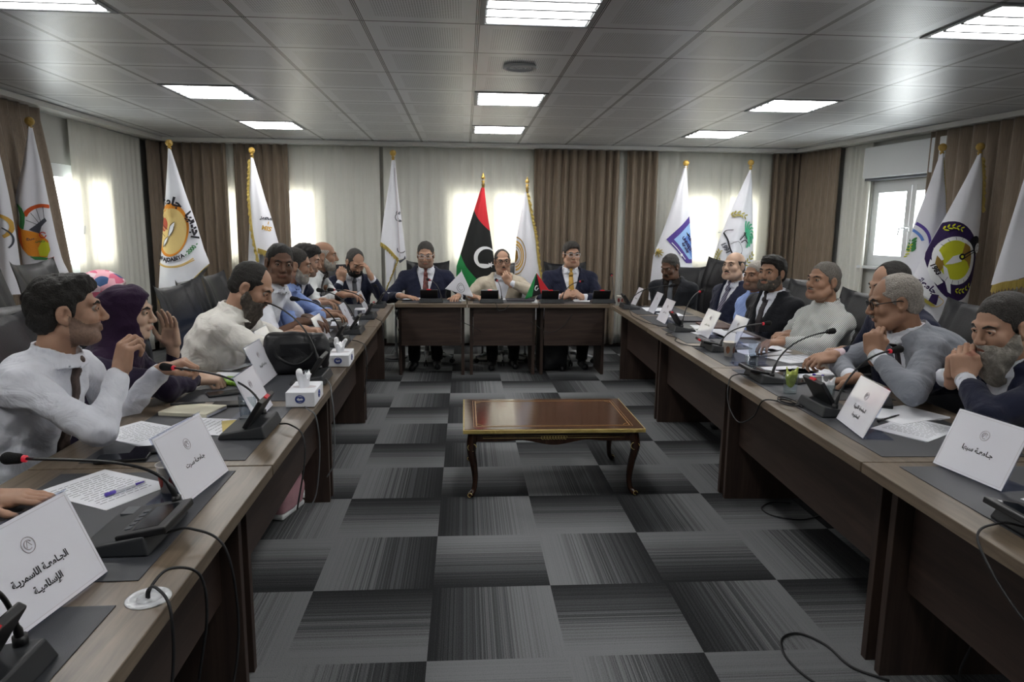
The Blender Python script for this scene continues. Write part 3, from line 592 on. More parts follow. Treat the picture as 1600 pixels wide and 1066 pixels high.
def add_head(g, C, H, s, o):
    """skull, face, ears; C centre, H columns right/forward/up"""
    def L(x, y, z): return C + H @ (np.array([x, y, z]) * s)
    def E(c, r, k=.012, op='add'): g.ell(L(*c), H, np.array(r) * s, k * s, op)
    def K(a, b, ra, rb, k=.01, op='add'): g.cone(L(*a), L(*b), ra * s, rb * s, k * s, op)
    fw = o.get('face_w', 1.0)
    E((0, -.014, .036), (.0755, .096, .084))
    E((0, .028, -.030), (.060 * fw, .066, .086), .02)
    K((-.034 * fw, .052, -.084), (.034 * fw, .052, -.084), .030, .030, .03)
    E((0, .074, -.098), (.024, .020, .018), .02)
    for sx in (-1, 1):
        K((sx * .056 * fw, .0, -.058), (sx * .040 * fw, .05, -.088), .022, .022, .03)
        E((sx * .042 * fw, .064, -.022), (.024, .022, .024), .02)
        K((sx * .012, .089, .030), (sx * .044, .074, .032), .011, .010, .014)
        if o.get('ears', True):
            E((sx * .0795, -.012, -.004), (.010, .024, .034), .006)
            E((sx * .077, -.005, -.028), (.009, .012, .014), .006)
            E((sx * .086, -.004, -.002), (.006, .012, .018), .006, 'cut')
        E((sx * .0325, .100, .010), (.0185, .020, .0135), .012, 'cut')
    K((0, .089, .020), (0, .112, -.022), .0085, .0115, .012)
    E((0, .112, -.026), (.0115, .0115, .0105), .008)
    for sx in (-1, 1): E((sx * .0125, .103, -.030), (.0085, .010, .0085), .006)
    K((-.018, .088, -.057), (.018, .088, -.057), .0085, .0085, .012)
    K((-.022, .0955, -.0555), (.022, .0955, -.0555), .0052, .0052, .006); K((-.017, .0955, -.066), (.017, .0955, -.066), .0062, .0062, .006)
    K((-.024, .1035, -.0605), (.024, .1035, -.0605), .0022, .0022, .003, 'cut')
    lid = o.get('lid', .35)
    for sx in (-1, 1):
        for i in range(4):
            a0, a1 = -1 + i * .5, -.5 + i * .5
            def p(a, top):
                return (sx * .0325 + a * .0155, .0885 - .0045 * a * a, .0105 + (top * (1 - a * a * .8)))
            K(p(a0, .0085 - lid * .008), p(a1, .0085 - lid * .008), .0034 + lid * .002, .0034 + lid * .002, .003); K(p(a0, -.0088), p(a1, -.0088), .0028, .0028, .003)

def hair_part(C, H, s, style, vox, seed):
    def L(x, y, z): return C + H @ (np.array([x, y, z]) * s)
    R = .16 * s; g = Grid(C - R - .02, C + R + .02, vox)
    th = {'short': .0065, 'thick': .011, 'crop': .005, 'bald': .004, 'receding': .006, 'fringe': .006}[style]
    g.ell(L(0, -.0165 - .7 * th, .038), H, np.array([.0748 + th, .096 + th, .084 + th * 1.1]) * s, 0)
    if style == 'thick': g.ell(L(0, .03, .085), H, np.array([.066, .065, .05]) * s, .02)
    g.ell(L(0, -.055, -.02), H, np.array([.064 + th, .058 + th, .06]) * s, .02)
    def keep(X, Y, Z):
        x, y, z = X - C[0], Y - C[1], Z - C[2]
        lx = np.abs(x * H[0, 0] + y * H[1, 0] + z * H[2, 0]) / s; ly = (x * H[0, 1] + y * H[1, 1] + z * H[2, 1]) / s; lz = (x * H[0, 2] + y * H[1, 2] + z * H[2, 2]) / s
        front = {'short': .086, 'thick': .080, 'crop': .088, 'bald': .2, 'receding': .098, 'fringe': .2}[style]
        line = np.interp((ly + 0 * lx + 0 * lz).ravel(), [-.12, -.045, -.02, .018, .03, .052, .066, .09, .13], [-.085, -.062, -.012, -.018, .030, .046, front - .012, front, front + .02]).reshape((ly + 0 * lx + 0 * lz).shape)
        line = line + .0022 * np.sin(lx * 310 + ly * 130) + .0016 * np.sin(lx * 700 - ly * 420 + 1)
        ear = .03 - np.sqrt((ly + .012) ** 2 + (lz + .004) ** 2) + np.where(lx > .07, 0, .1) * 0
        d = (line - lz) * s
        d = np.maximum(d, np.where(lx > .072, ear * s, -1))
        if style in ('bald', 'fringe', 'receding'):
            hi = {'bald': .045, 'fringe': .055, 'receding': .100}[style]
            top = lz - hi - np.clip(-ly - .07, 0, .1) * .3
            if style == 'receding': top = np.minimum(lz - .06, ly - .018 - lx * .35)
            d = np.maximum(d, top * s)
        return d
    g.keep(keep, .003)
    g.ripple(.004 if style == 'thick' else .002, 190, seed)
    return g.mesh('hair')

def beard_part(C, H, s, style, vox, seed):
    def L(x, y, z): return C + H @ (np.array([x, y, z]) * s)
    R = .15 * s; g = Grid(C - np.array([R, R, R + .14]), C + R, vox)
    def E(c, r, k=.02, op='add'): g.ell(L(*c), H, np.array(r) * s, k * s, op)
    if style == 'moustache':
        for sx in (-1, 1): g.cone(L(sx * .004, .104, -.045), L(sx * .026, .092, -.054), .0065 * s, .0045 * s, .003)
        g.ripple(.002, 260, seed); return g.mesh('moustache')
    th = {'stubble': .0018, 'full': .006, 'long': .010, 'goatee': .005}[style]
    E((0, .028, -.034), (.060 + th, .066 + th, .086 + th), 0)
    g.cone(L(-.034, .052, -.086), L(.034, .052, -.086), (.030 + th) * s, (.030 + th) * s, .02)
    E((0, .074, -.100), (.026 + th, .020 + th, .020 + th))
    for sx in (-1, 1):
        g.cone(L(sx * .058, .002, -.056), L(sx * .040, .05, -.090), (.022 + th) * s, (.022 + th) * s, .02)
        g.cone(L(sx * .0735, .012, .0), L(sx * .064, .014, -.05), (.005 + th) * s, (.010 + th) * s, .01)
    for sx in (-1, 1): g.cone(L(sx * .006, .097, -.046), L(sx * .028, .085, -.062), (.007 + th * .5) * s, (.006 + th * .6) * s, .006)
    if style == 'long':
        E((0, .060, -.135), (.060, .042, .062), .03); E((0, .062, -.175), (.038, .030, .050), .03)
    def keep(X, Y, Z):
        x, y, z = X - C[0], Y - C[1], Z - C[2]
        lx = np.abs(x * H[0, 0] + y * H[1, 0] + z * H[2, 0]) / s; ly = (x * H[0, 1] + y * H[1, 1] + z * H[2, 1]) / s; lz = (x * H[0, 2] + y * H[1, 2] + z * H[2, 2]) / s
        top = -.042 - np.clip((.05 - ly), 0, .06) * -.75 - np.clip(.034 - lx, 0, .01) * 0
        d = (lz - top) * s
        d = np.maximum(d, (.004 - ly) * s)
        mouth = .020 - np.sqrt((lx * .75) ** 2 + ((lz + .0605) * 2.6) ** 2)
        return np.maximum(d, np.where(ly > .07, mouth * s, -1))
    g.keep(keep, .004)
    g.ripple(.006 if style == 'long' else .0025, 120 if style == 'long' else 220, seed)
    return g.mesh('beard')

MAN = [(-.15, .165, .125, 0.0), (0, .175, .130, .0), (.2, .165, .130, .02), (.4, .160, .125, .02), (.62, .178, .130, .012), (.8, .176, .115, -.005), (.92, .125, .085, -.015), (1.0, .075, .065, -.01)]
def profile(fat, shoulder, hunch=0):
    out = []
    for (t, w, d, o) in MAN:
        b = math.exp(-((t - .25) / .28) ** 2)
        out.append((t, w * (1 + .22 * fat * b) * (shoulder if t > .5 else 1), d * (1 + .45 * fat * b), o + .03 * fat * b - hunch * math.sin(math.pi * min(max(t, 0), 1))))
    return out

def build_person(name, label, head, facing, lean=10, side=0, look=(0, 0, 0), arms=None, s=1.0, near=False, skin='skin_mid', hair=None, hair_mat='hair_black',
                 beard=None, beard_mat='hair_black', brow_mat='hair_black', top='shirt', top_mat='white_shirt', shirt_mat='white_shirt', tie_mat=None, trousers='dark_trousers', fat=0.2, sleeve='long',
                 glasses=None, lid=.35, hijab=None, twist=0, seed=1, shoulder=1.0, face_w=1.0, collar=True, watch=None, ring=False, female=False, scarf_pattern=None, visible_legs=False, vneck=.34, group=None, reach=.38, legdx=0, spread=.12):
    """head: world position of the head centre; facing: heading of the chest in degrees (0 = +y, 90 = -x, -90 = +x)"""
    fz = math.radians(facing); cz, sz = math.cos(fz), math.sin(fz)
    def to_local(p, origin):
        d = np.asarray(p, float) - origin; return np.array([d[0] * cz + d[1] * sz, -d[0] * sz + d[1] * cz, d[2]])
    Hh = rot_zxy(math.radians(look[0]), math.radians(look[1]), math.radians(look[2]))
    # neck base under the head, pelvis under the neck
    hw = np.asarray(head, float)
    lean_r, side_r = math.radians(lean), math.radians(side)
    headc = np.array([0, 0, hw[2]])
    up = Hh[:, 2] * .55 + np.array([0, 0, .45]); fwd = Hh[:, 1]
    N = headc - up * .158 * s - fwd * .045 * s * .6 - np.array([0, .02, 0])
    A = unit([math.sin(side_r), math.sin(lean_r), math.cos(lean_r)])
    hipz = .555
    L = (N[2] - hipz) / A[2]; P0 = N - A * L
    shift = np.array([P0[0], P0[1], 0]); headc = headc - shift; N = N - shift; P0 = P0 - shift
    # world origin of the person = floor under the pelvis
    org = np.array([hw[0] - (headc[0] * cz - headc[1] * sz), hw[1] - (headc[0] * sz + headc[1] * cz), 0.0])
    root = bpy.data.objects.new(name, None); link(root); root.location = org; root.rotation_euler = (0, 0, fz)
    root['label'] = label; root['category'] = 'person'
    if group: root['group'] = group
    tw = math.radians(twist)
    Xl = unit(np.array([math.cos(tw), math.sin(tw), 0]) - A * (A @ np.array([math.cos(tw), math.sin(tw), 0]))); Fd = np.cross(A, Xl)
    prof = profile(fat, shoulder * (.9 if female else 1), .0013 * max(lean, 0)); pr = [(t, w * s, d * s, o * s) for (t, w, d, o) in prof]
    sw = (.182 if not female else .158) * s * shoulder
    Sh = {sd: N + Xl * sd * sw - A * .078 * s - Fd * .012 for sd in (1, -1)}
    l1, l2 = .285 * s, .255 * s
    arm = {}
    for sd, key in ((1, 'R'), (-1, 'L')):
        a = (arms or {}).get(key)
        if a is None: a = dict(w=None)
        if a.get('w') is None:
            Wt = P0 + Xl * sd * .13 + np.array([0, .30, .10]); fd, bk = np.array([-.3 * sd, 1, -.1]), np.array([0, 0, 1.0]); pose = 'relaxed'; pole = np.array([sd * .25, -.9, -.5])
        else:
            Wt = to_local(a['w'], org) if not a.get('local') else np.asarray(a['w'], float); fd = np.asarray(a.get('f', (0, 1, 0)), float); bk = np.asarray(a.get('b', (0, 0, 1)), float); pose = a.get('pose', 'relaxed'); pole = np.asarray(a.get('pole', (sd * .6, -.3, -1)), float)
        S = Sh[sd] + unit(Wt - Sh[sd]) * .02
        El = two_bone(S, Wt, l1, l2, pole)
        for q in range(14):            # an elbow over the desk rests on it
            wx, wy = org[0] + El[0] * cz - El[1] * sz, org[1] + El[0] * sz + El[1] * cz
            if not over_desk(wx, wy) or El[2] > TABLE_Z + .062: break
            pole = pole + np.array([sd * .12, 0, .16]); El = two_bone(S, Wt, l1, l2, pole)
        y = unit(fd); z = unit(bk - y * (np.asarray(bk) @ y)); x = np.cross(y, z)
        arm[sd] = dict(S=S, E=El, W=Wt, R=np.stack([x, y, z], 1), pose=pose)
    Hip = {sd: P0 + np.array([sd * .09 * s + legdx * .25, 0, -.02]) for sd in (1, -1)}
    Kn = {sd: np.array([P0[0] + sd * spread + legdx, P0[1] + reach * s, .53]) for sd in (1, -1)}
    An = {sd: np.array([P0[0] + sd * spread + legdx, P0[1] + (reach - .06) * s + (.02 if sd > 0 else -.05), .10]) for sd in (1, -1)}
    fine = .0042 if near else .0065; coarse = .016
    cv = .0065 if near else .0105
    # ---------- body: head, neck, trunk, arms, hands, legs in one surface
    bx = [(headc - .135 * s, headc + .135 * s)]
    for sd in (1, -1):
        c = arm[sd]['W'] + arm[sd]['R'] @ np.array([0, .085, -.02]) * s; bx.append((c - .105 * s, c + .105 * s))
    lo = np.array([-.45, -.3, .06]); hi = np.array([.45, .62, headc[2] + .16])
    for sd in (1, -1):
        for q in (arm[sd]['E'], bx[1][0], bx[1][1], bx[2][0], bx[2][1], headc - .16, headc + .16): lo = np.minimum(lo, np.asarray(q) - .05); hi = np.maximum(hi, np.asarray(q) + .05)
    g = Grid(lo, hi, coarse, fine, bx)
    g.add(torso_fn(P0, A, Xl, Fd, L, pr, -.012), P0 - .25, N + .25, 0)
    chest_n = N + A * .0
    skull_base = headc + Hh @ (np.array([0, -.030, -.050]) * s)
    g.cone(chest_n - A * .03, skull_base, .062 * s * (1 + .1 * fat) * (.85 if female else 1), .056 * s * (.85 if female else 1), .03)
    for sd in (1, -1):
        a = arm[sd]
        g.cone(N - A * .02 * s + Xl * sd * .03, a['S'], .036 * s, .040 * s, .03)
        bare = sleeve == 'short' and top != 'jacket'; g.cone(a['S'], a['E'], .038 * s, (.037 if bare else .030) * s, .015); g.cone(a['E'], a['W'], (.039 if bare else .033) * s, .0265 * s, .015)
        g.cone(Hip[sd], Kn[sd], .075 * s, .052 * s, .02); g.cone(Kn[sd], An[sd], .05 * s, .035 * s, .02)
    add_head(g, headc, Hh, s, dict(face_w=face_w, lid=lid, ears=not hijab))
    for sd in (1, -1): hand_shape(g, arm[sd]['W'], arm[sd]['R'], sd, arm[sd]['pose'], s)
    body = mesh_obj(g.mesh('body'), 'body', MAT[skin], root)
    body.data.materials.append(MAT['lips_' + skin])
    lp = headc + Hh @ (np.array([0, .098, -.061]) * s)
    cen = np.empty(len(body.data.polygons) * 3, np.float32); body.data.polygons.foreach_get('center', cen); cen = cen.reshape(-1, 3) - lp
    lc = cen @ Hh; mi = ((np.abs(lc[:, 0]) < .021 * s) & (np.abs(lc[:, 2]) < (.0115 - .35 * np.abs(lc[:, 0])) * s) & (lc[:, 1] > -.008)).astype(np.int32)
    body.data.polygons.foreach_set('material_index', mi); body.data.update()
    # ---------- eyes, brows
    for sd in (1, -1):
        c = headc + Hh @ (np.array([sd * .0325, .0797, .0105]) * s)
        mb = MB(); mb.sphere(c, .0125 * s, 14, 10); e = mb.build('eye', MAT['eye_white'], body, smooth=True)
        mb = MB(); mb.sphere(c + Hh[:, 1] * .0056 * s, .0082 * s, 12, 8); mb.build('iris', MAT['eye_dark'], e, smooth=True)
        R2 = .03 * s; gb = Grid(c - .04, c + .04, .0035 if near else .005)
        q = lambda x, y, z: headc + Hh @ (np.array([sd * x, y, z]) * s)
        gb.cone(q(.014, .0965, .0275), q(.034, .092, .034), .0042 * s, .0048 * s, .004); gb.cone(q(.034, .092, .034), q(.052, .078, .028), .0048 * s, .0028 * s, .004)
        m = gb.mesh('eyebrow')
        if m: mesh_obj(m, 'eyebrow', MAT[brow_mat], root)
    if hair: mesh_obj(hair_part(headc, Hh, s, hair, .0042 if near else .006, seed), 'hair', MAT[hair_mat], root)
    if beard == 'stubble':
        cen2 = np.empty(len(body.data.polygons) * 3, np.float32); body.data.polygons.foreach_get('center', cen2); q_ = ((cen2.reshape(-1, 3) - headc) @ Hh) / s
        ax_, ay_, az_ = np.abs(q_[:, 0]), q_[:, 1], q_[:, 2]; top_ = -.040 + np.clip(.05 - ay_, 0, .06) * .75
        st_ = (az_ < top_) & (ay_ > .0) & (az_ > -.125) & (ax_ < .09) & (ay_ < .12) & ~((ay_ > .10) & (az_ > -.045)) & (mi == 0)
        body.data.materials.append(MAT['stubble_' + skin]); mi = np.where(st_, 2, mi).astype(np.int32); body.data.polygons.foreach_set('material_index', mi); body.data.update(); beard = None
    for b_ in ([beard] if isinstance(beard, str) else (beard or [])):
        m = beard_part(headc, Hh, s, b_, .0042 if near else .006, seed + 3)
        mesh_obj(m, m.name.split('.')[0], MAT[beard_mat], root)
    # ---------- clothing
    jacket = top == 'jacket'
    def sleeves(gg, o, r, upto, kk=.03):
        for sd in (1, -1):
            a = arm[sd]; e = a['E'] + (a['W'] - a['E']) * upto if upto <= 1 else a['W']
            gg.cone(N - A * .028 * s + Xl * sd * .035, a['S'], (.042 + o) * s, (.050 + o) * s, .05)
            if sleeve == 'short' and not jacket:
                m = a['S'] + (a['E'] - a['S']) * .86; gg.cone(a['S'], m, (.056 + o) * s, (.054 + o) * s, kk)
            else:
                gg.cone(a['S'], a['E'], (.054 + o) * s, (.046 + o) * s, kk); gg.cone(a['E'], e, (.046 + o) * s, (.034 + o) * s, .02)
    def trunk_grid(v):
        l = np.minimum(lo, np.array([-.42, -.26, .42])); h = hi.copy(); l[2] = .42; h[2] = N[2] + .16
        for sd in (1, -1):
            for q in ('S', 'E', 'W'): l = np.minimum(l, arm[sd][q] - .10); h = np.maximum(h, arm[sd][q] + .10)
        return Grid(l, h, v)
    def neck_hole(gg, r, drop=.0):
        ax = unit(skull_base - chest_n)
        gg.cone(chest_n - ax * drop + ax * .012, chest_n + ax * .30, r, r + .10, .006, 'cut')
    axn = unit(skull_base - chest_n)
    def collar_ring(gg, o, hgt):
        def fn(X, Y, Z):
            x, y, z = X - chest_n[0], Y - chest_n[1], Z - chest_n[2]
            t = x * axn[0] + y * axn[1] + z * axn[2]; r = np.sqrt(np.maximum(x * x + y * y + z * z - t * t, 0))
            b = (x * Fd[0] + y * Fd[1] + z * Fd[2])
            R_ = (.066 + o) * s * (1 + .10 * fat) * (.88 if female else 1) + np.clip(.02 - t, 0, .05) * .5
            return np.maximum(np.abs(r - R_) - .0055, np.maximum(t - hgt + np.clip(b, 0, .08) * .35, -.022 - t))
        gg.add(fn, chest_n - .12, chest_n + .12, .006)
        # folded wings
        for sd in (1, -1):
            p = chest_n + axn * (hgt - .030) + Fd * .074 * s + Xl * sd * .012; q = p + Xl * sd * .040 * s - A * .030 * s - Fd * .006
            w_ = chest_n + axn * (hgt - .012) + Fd * .030 * s + Xl * sd * .066 * s
            gg.cone(p, q, .0065, .0045, .006); gg.cone(q, w_, .0045, .006, .006); gg.cone(p, w_, .0065, .006, .006)
    def sdx(X, Y, Z):
        x, y, z = X - P0[0], Y - P0[1], Z - P0[2]
        return (x * A[0] + y * A[1] + z * A[2]) / L, x * Xl[0] + y * Xl[1] + z * Xl[2], x * Fd[0] + y * Fd[1] + z * Fd[2]
    if top in ('shirt', 'robe') or jacket:
        gs = trunk_grid(cv)
        if not jacket:
            gs.add(torso_fn(P0, A, Xl, Fd, L, pr, .014 * s, tmin=-.12, nexp=2.3), P0 - .28, N + .28, 0); sleeves(gs, .004, .06, .86)
            gs.ripple(.0075, 42, seed); gs.ripple(.004, 85, seed + 9)
        else:
            gs.add(torso_fn(P0, A, Xl, Fd, L, pr, .010 * s, tmin=-.05, nexp=2.3), P0 - .28, N + .28, 0)
            for sd in (1, -1):
                a = arm[sd]; gs.cone(N - A * .028 * s + Xl * sd * .035, a['S'], .042 * s, .05 * s, .04); gs.cone(a['E'], a['W'] - unit(a['W'] - a['E']) * .026, .040 * s, .035 * s, .02)
            gs.ripple(.003, 60, seed)
        pre_hole = gs.f.copy()
        neck_hole(gs, .052 * s * (.9 if female else 1))
        if collar: collar_ring(gs, .006, .045 * s)
        for sd in (1, -1): gs.cone(headc, headc, .105 * s, .105 * s, .004, 'cut') if sd > 0 and not collar else None
        mesh_obj(gs.mesh('shirt'), 'shirt' if top != 'robe' else 'robe', MAT[shirt_mat if jacket else top_mat], root)
        shirt_field = np.minimum(gs.f, pre_hole)
        if tie_mat:
            gt = Grid.__new__(Grid); gt.ax = gs.ax; F_ = shirt_field
            X, Y, Z = gt.pts((slice(None),) * 3); t, a_, b_ = sdx(X, Y, Z)
            hw_ = np.interp(t.ravel(), [.1, .16, .25, .93, .99], [.001, .042, .040, .021, .017]).reshape(t.shape) * s
            gt.f = np.maximum(np.maximum(np.maximum(F_ - .012, -.012 - F_), np.abs(a_) - hw_), np.maximum(np.where(t > .9, .045 * s, 0) - b_, np.maximum(np.maximum(t - .985, .12 - t) * L, np.where(t < .9, torso_fn(P0, A, Xl, Fd, L, pr, .05 * s, tmin=-.18, nexp=2.5)(X, Y, Z), torso_fn(P0, A, Xl, Fd, L, pr, .05 * s, tmin=-.18, tmax=1.06)(X, Y, Z))))).astype(np.float32)
            p = chest_n + axn * .012 * s + Fd * .076 * s
            gt.cone(p - A * .020, p + A * .010, .012 * s, .018 * s, .010)
            mesh_obj(gt.mesh('tie'), 'tie', MAT[tie_mat], root)
    if jacket:
        gj = trunk_grid(cv); oj = .026 * s
        def jk(X, Y, Z):
            d_ = torso_fn(P0, A, Xl, Fd, L, pr, oj, tmin=-.18, nexp=2.5)(X, Y, Z)
            t, a_, b_ = sdx(X, Y, Z); t = np.clip(t, 0, 1.1)
            v = np.clip((t - vneck) / (.98 - vneck), 0, 1) * .088 * s
            lap = np.clip(v + .055 * s * np.clip((t - vneck) / .25, 0, 1) * np.clip((1.02 - t) / .2, .3, 1) - np.abs(a_), -1, .004) * (b_ > 0)
            return d_ - np.clip(lap * 1.6, 0, .006)
        gj.add(jk, P0 - .3, N + .3, 0); sleeves(gj, .010, .06, .70, .03)
        for sd in (1, -1): gj.cone(N - A * .05 * s + Xl * sd * .06 * s, N - A * .078 * s + Xl * sd * sw * 1.08, .050 * s, .058 * s, .04)
        gj.ripple(.0065, 30, seed); gj.ripple(.003, 80, seed + 5)
        def vopen(X, Y, Z):
            t, a_, b_ = sdx(X, Y, Z); v = np.where(t < 1.0, (t - vneck) / (.98 - vneck), 1.0) * .088 * s
            return np.maximum(np.maximum(np.abs(a_) - np.maximum(v, -.02), -(b_ - .01)), np.where(t < .93, torso_fn(P0, A, Xl, Fd, L, pr, .05 * s, tmin=-.18, nexp=2.5)(X, Y, Z), -.01))
        gj.cut(vopen, P0 - .3, N + np.array([.3, .3, .2]), .003)
        neck_hole(gj, .068 * s, .0)
        mesh_obj(gj.mesh('jacket'), 'jacket', MAT[top_mat], root)
    gt = Grid(np.array([-.34, -.26, .08]), np.array([.34, .62, .72]), .011 if visible_legs else .014)
    gt.add(torso_fn(P0, A, Xl, Fd, L, pr, .006, tmin=-.16, tmax=.10), P0 - .25, P0 + .25, 0)
    for sd in (1, -1):
        gt.cone(Hip[sd], Kn[sd], .088 * s, .068 * s, .04); gt.cone(Kn[sd], An[sd], .066 * s, .056 * s, .02)
    gt.ripple(.005, 45, seed)
    mesh_obj(gt.mesh('trousers'), 'trousers' if not female else 'skirt', MAT[trousers], root)
    for sd in (1, -1):
        gs = Grid(An[sd] - np.array([.08, .10, .11]), An[sd] + np.array([.08, .25, .06]), .009)
        gs.cone(An[sd] + np.array([0, -.03, -.055]), An[sd] + np.array([sd * .012, .16, -.066]), .042, .036, .02); gs.cone(An[sd] + np.array([0, -.01, -.05]), An[sd] + np.array([0, 0, .01]), .042, .046, .02)
        gs.keep(lambda X, Y, Z: .006 - Z + 0 * X + 0 * Y, .003)
        mesh_obj(gs.mesh('shoe'), 'shoe', MAT['black_leather'], root)
    if hijab:
        gh = Grid(headc - np.array([.26, .24, .40]) * s, headc + np.array([.26, .24, .17]) * s, .006 if near else .009)
        Lh = lambda x, y, z: headc + Hh @ (np.array([x, y, z]) * s)
        gh.ell(Lh(0, -.014, .034), Hh, np.array([.092, .118, .100]) * s, 0); gh.ell(Lh(0, .005, -.05), Hh, np.array([.086, .095, .105]) * s, .03)
        gh.cone(Lh(0, -.01, -.08), N, .080 * s, .092 * s, .04)
        for sd in (1, -1): gh.cone(N, N + Xl * sd * .10 * s - A * .05, .085 * s, .07 * s, .04)
        gh.cone(N + Fd * .03, N + Fd * .07 - A * .10, .075 * s, .065 * s, .04)
        gh.ripple(.007, 45, seed); gh.ripple(.003, 100, seed + 2)
        gh.ell(Lh(0, .088, -.020), Hh, np.array([.064, .088, .098]) * s, .012, 'cut')
        mesh_obj(gh.mesh('headscarf'), 'headscarf', MAT[hijab], root)
    if glasses:
        mb = MB(); r_ = .0024 * s
        for sd in (1, -1):
            ctr = np.array([sd * .033, .104, .008]); ring_ = []
            for i in range(24):
                t = i / 24 * 2 * math.pi; cx_, cz_ = math.cos(t), math.sin(t)
                ring_.append(headc + Hh @ ((ctr + np.array([.025 * np.sign(cx_) * abs(cx_) ** .7, -.004 * abs(cx_), .018 * np.sign(cz_) * abs(cz_) ** .7])) * s))
            mb.tube(ring_, r_, 6, closed=True)
            mb.tube([headc + Hh @ (np.array(p) * s) for p in ((sd * .058, .098, .012), (sd * .078, .05, .014), (sd * .086, -.01, .012), (sd * .084, -.028, -.004))], r_, 6)
        mb.tube([headc + Hh @ (np.array(p) * s) for p in ((-.009, .104, .012), (0, .108, .014), (.009, .104, .012))], r_, 6)
        mb.build('eyeglasses', MAT[glasses], root, smooth=True)
    if watch:
        a = arm[watch]; d = unit(a['W'] - a['E']); c = a['W'] - d * .012; mb = MB()
        u1 = unit(np.cross(d, [0.3, .2, 1])); u2 = np.cross(d, u1)
        for off_ in (-.004, .004): mb.tube([c + d * off_ + (u1 * math.cos(t) + u2 * math.sin(t)) * .0315 * s for t in np.linspace(0, 2 * math.pi, 18)[:-1]], .0045, 6, closed=True)
        zc = a['R'][:, 2]; mb.cyl(c + zc * .028 * s, c + zc * .040 * s, .017, 16)
        mb.build('wristwatch', MAT['chrome'], root, smooth=True)
    if ring:
        a = arm[ring]; c = a['W'] + a['R'] @ (np.array([.0105 * ring, .108, -.016]) * s); d = unit(a['R'][:, 1] * .6 - a['R'][:, 2] * .7); u1 = a['R'][:, 0]; u2 = np.cross(d, u1); mb = MB()
        mb.tube([c + (u1 * math.cos(t) + u2 * math.sin(t)) * .0108 * s for t in np.linspace(0, 2 * math.pi, 14)[:-1]], .002, 6, closed=True); mb.build('ring', MAT['chrome'], root, smooth=True)
    return root, arm, org
# ============================ DESKS ============================
def lx(y): return -.605 - .0185 * (y - 1.5)         # inner edge of the left row
def rx(y): return 1.32 + .033 * (y - 1.9)           # inner edge of the right row
DD = .75
def over_desk(x, y):
    if .6 < y < 6.9 and (lx(y) - DD < x < lx(y) or rx(y) < x < rx(y) + DD): return True
    return lx(6.9) < x < rx(6.9) and 6.92 < y < 6.93 + .55
def desk(label, origin, rz, length, depth, group, mats=2, grommets=(), panel_back=.17, sg=1):
    """local frame: x along the inner edge 0..length, y from the inner edge (0) towards the sitters (depth)"""
    t = empty('conference_desk', label, 'desk', (*origin, 0), rz, group); Lh = length / 2 - .004
    top = MB(); top.box((length / 2, sg * depth / 2, TABLE_Z - .018), (Lh, depth / 2, .018), bev=.0025); tp = top.build('tabletop', None, t); tp.data.materials.append(MAT['desk_top_x'])
    for i, x in enumerate((.016 + .028, length - .016 - .028)):
        p = MB(); p.box((x, sg * (depth / 2 + .03), (TABLE_Z - .036) / 2), (.016, depth / 2 - .07, (TABLE_Z - .036) / 2), bev=.002); p.build('side_panel', MAT['desk_panel_wood_shaded'], t)
    m = MB(); m.box((length / 2, sg * panel_back, .515), (length / 2 - .062, .009, .197), bev=.0015); m.build('modesty_panel', MAT['desk_panel_x_shaded'], t)
    n = mats; seg = length / n
    for i in range(n):
        d = MB(); d.box((seg * (i + .5), sg * (.10 + min(.52, depth - .16) / 2), TABLE_Z + .0012), (seg / 2 - .05 if n > 1 else seg / 2 - .06, min(.52, depth - .16) / 2, .0012), bev=.0006); d.build('desk_mat', MAT['desk_mat'], t)
    for gx in grommets:
        g = MB(); g.lathe([(.022, -.004), (.024, .0025), (.040, .0045), (.044, .002), (.044, .0)], (gx, sg * .048, TABLE_Z), 28); g.cyl((gx, sg * .048, TABLE_Z + .0004), (gx, sg * .048, TABLE_Z + .001), .023, 20); g.build('cable_grommet', MAT['chrome'], t, smooth=True)
    return t
wood('desk_top_x', '#54493d', '#7e7060', 2.2, .34, 'X'); wood('desk_panel_x_shaded', '#2c211d', '#43352e', 2.0, .5, 'X')  # panel grain along x, again with the shade painted into its colour
words_ = ('first', 'second', 'third', 'fourth')
joints = (.605, 2.17, 3.745, 5.32, 6.90)
for i in range(4):
    y0, y1 = joints[i], joints[i + 1]
    a, b = np.array([lx(y0), y0]), np.array([lx(y1), y1]); d = b - a; rz = math.atan2(d[1], d[0])
    desk('brown wooden desk, %s from the camera in the left row' % words_[i], a, rz, np.linalg.norm(d), DD, 'desks of the left row', grommets=((1.363 - .605,) if i == 0 else ()))
    a, b = np.array([rx(y0 - .04), y0 - .04]), np.array([rx(y1 - .04), y1 - .04]); d = b - a; rz = math.atan2(d[1], d[0])
    desk('brown wooden desk, %s from the camera in the right row' % words_[i], a, rz, np.linalg.norm(d), DD, 'desks of the right row', sg=-1)
FX0, FX1, FY = lx(6.9) + .0, rx(6.86), 6.93
fw = (FX1 - FX0) / 3
for i, nm in enumerate(('left', 'middle', 'right')):
    desk('brown wooden head table desk, %s of three below the back wall' % nm, (FX0 + fw * i, FY), 0, fw, .55, 'head table desks', mats=1, panel_back=.05)
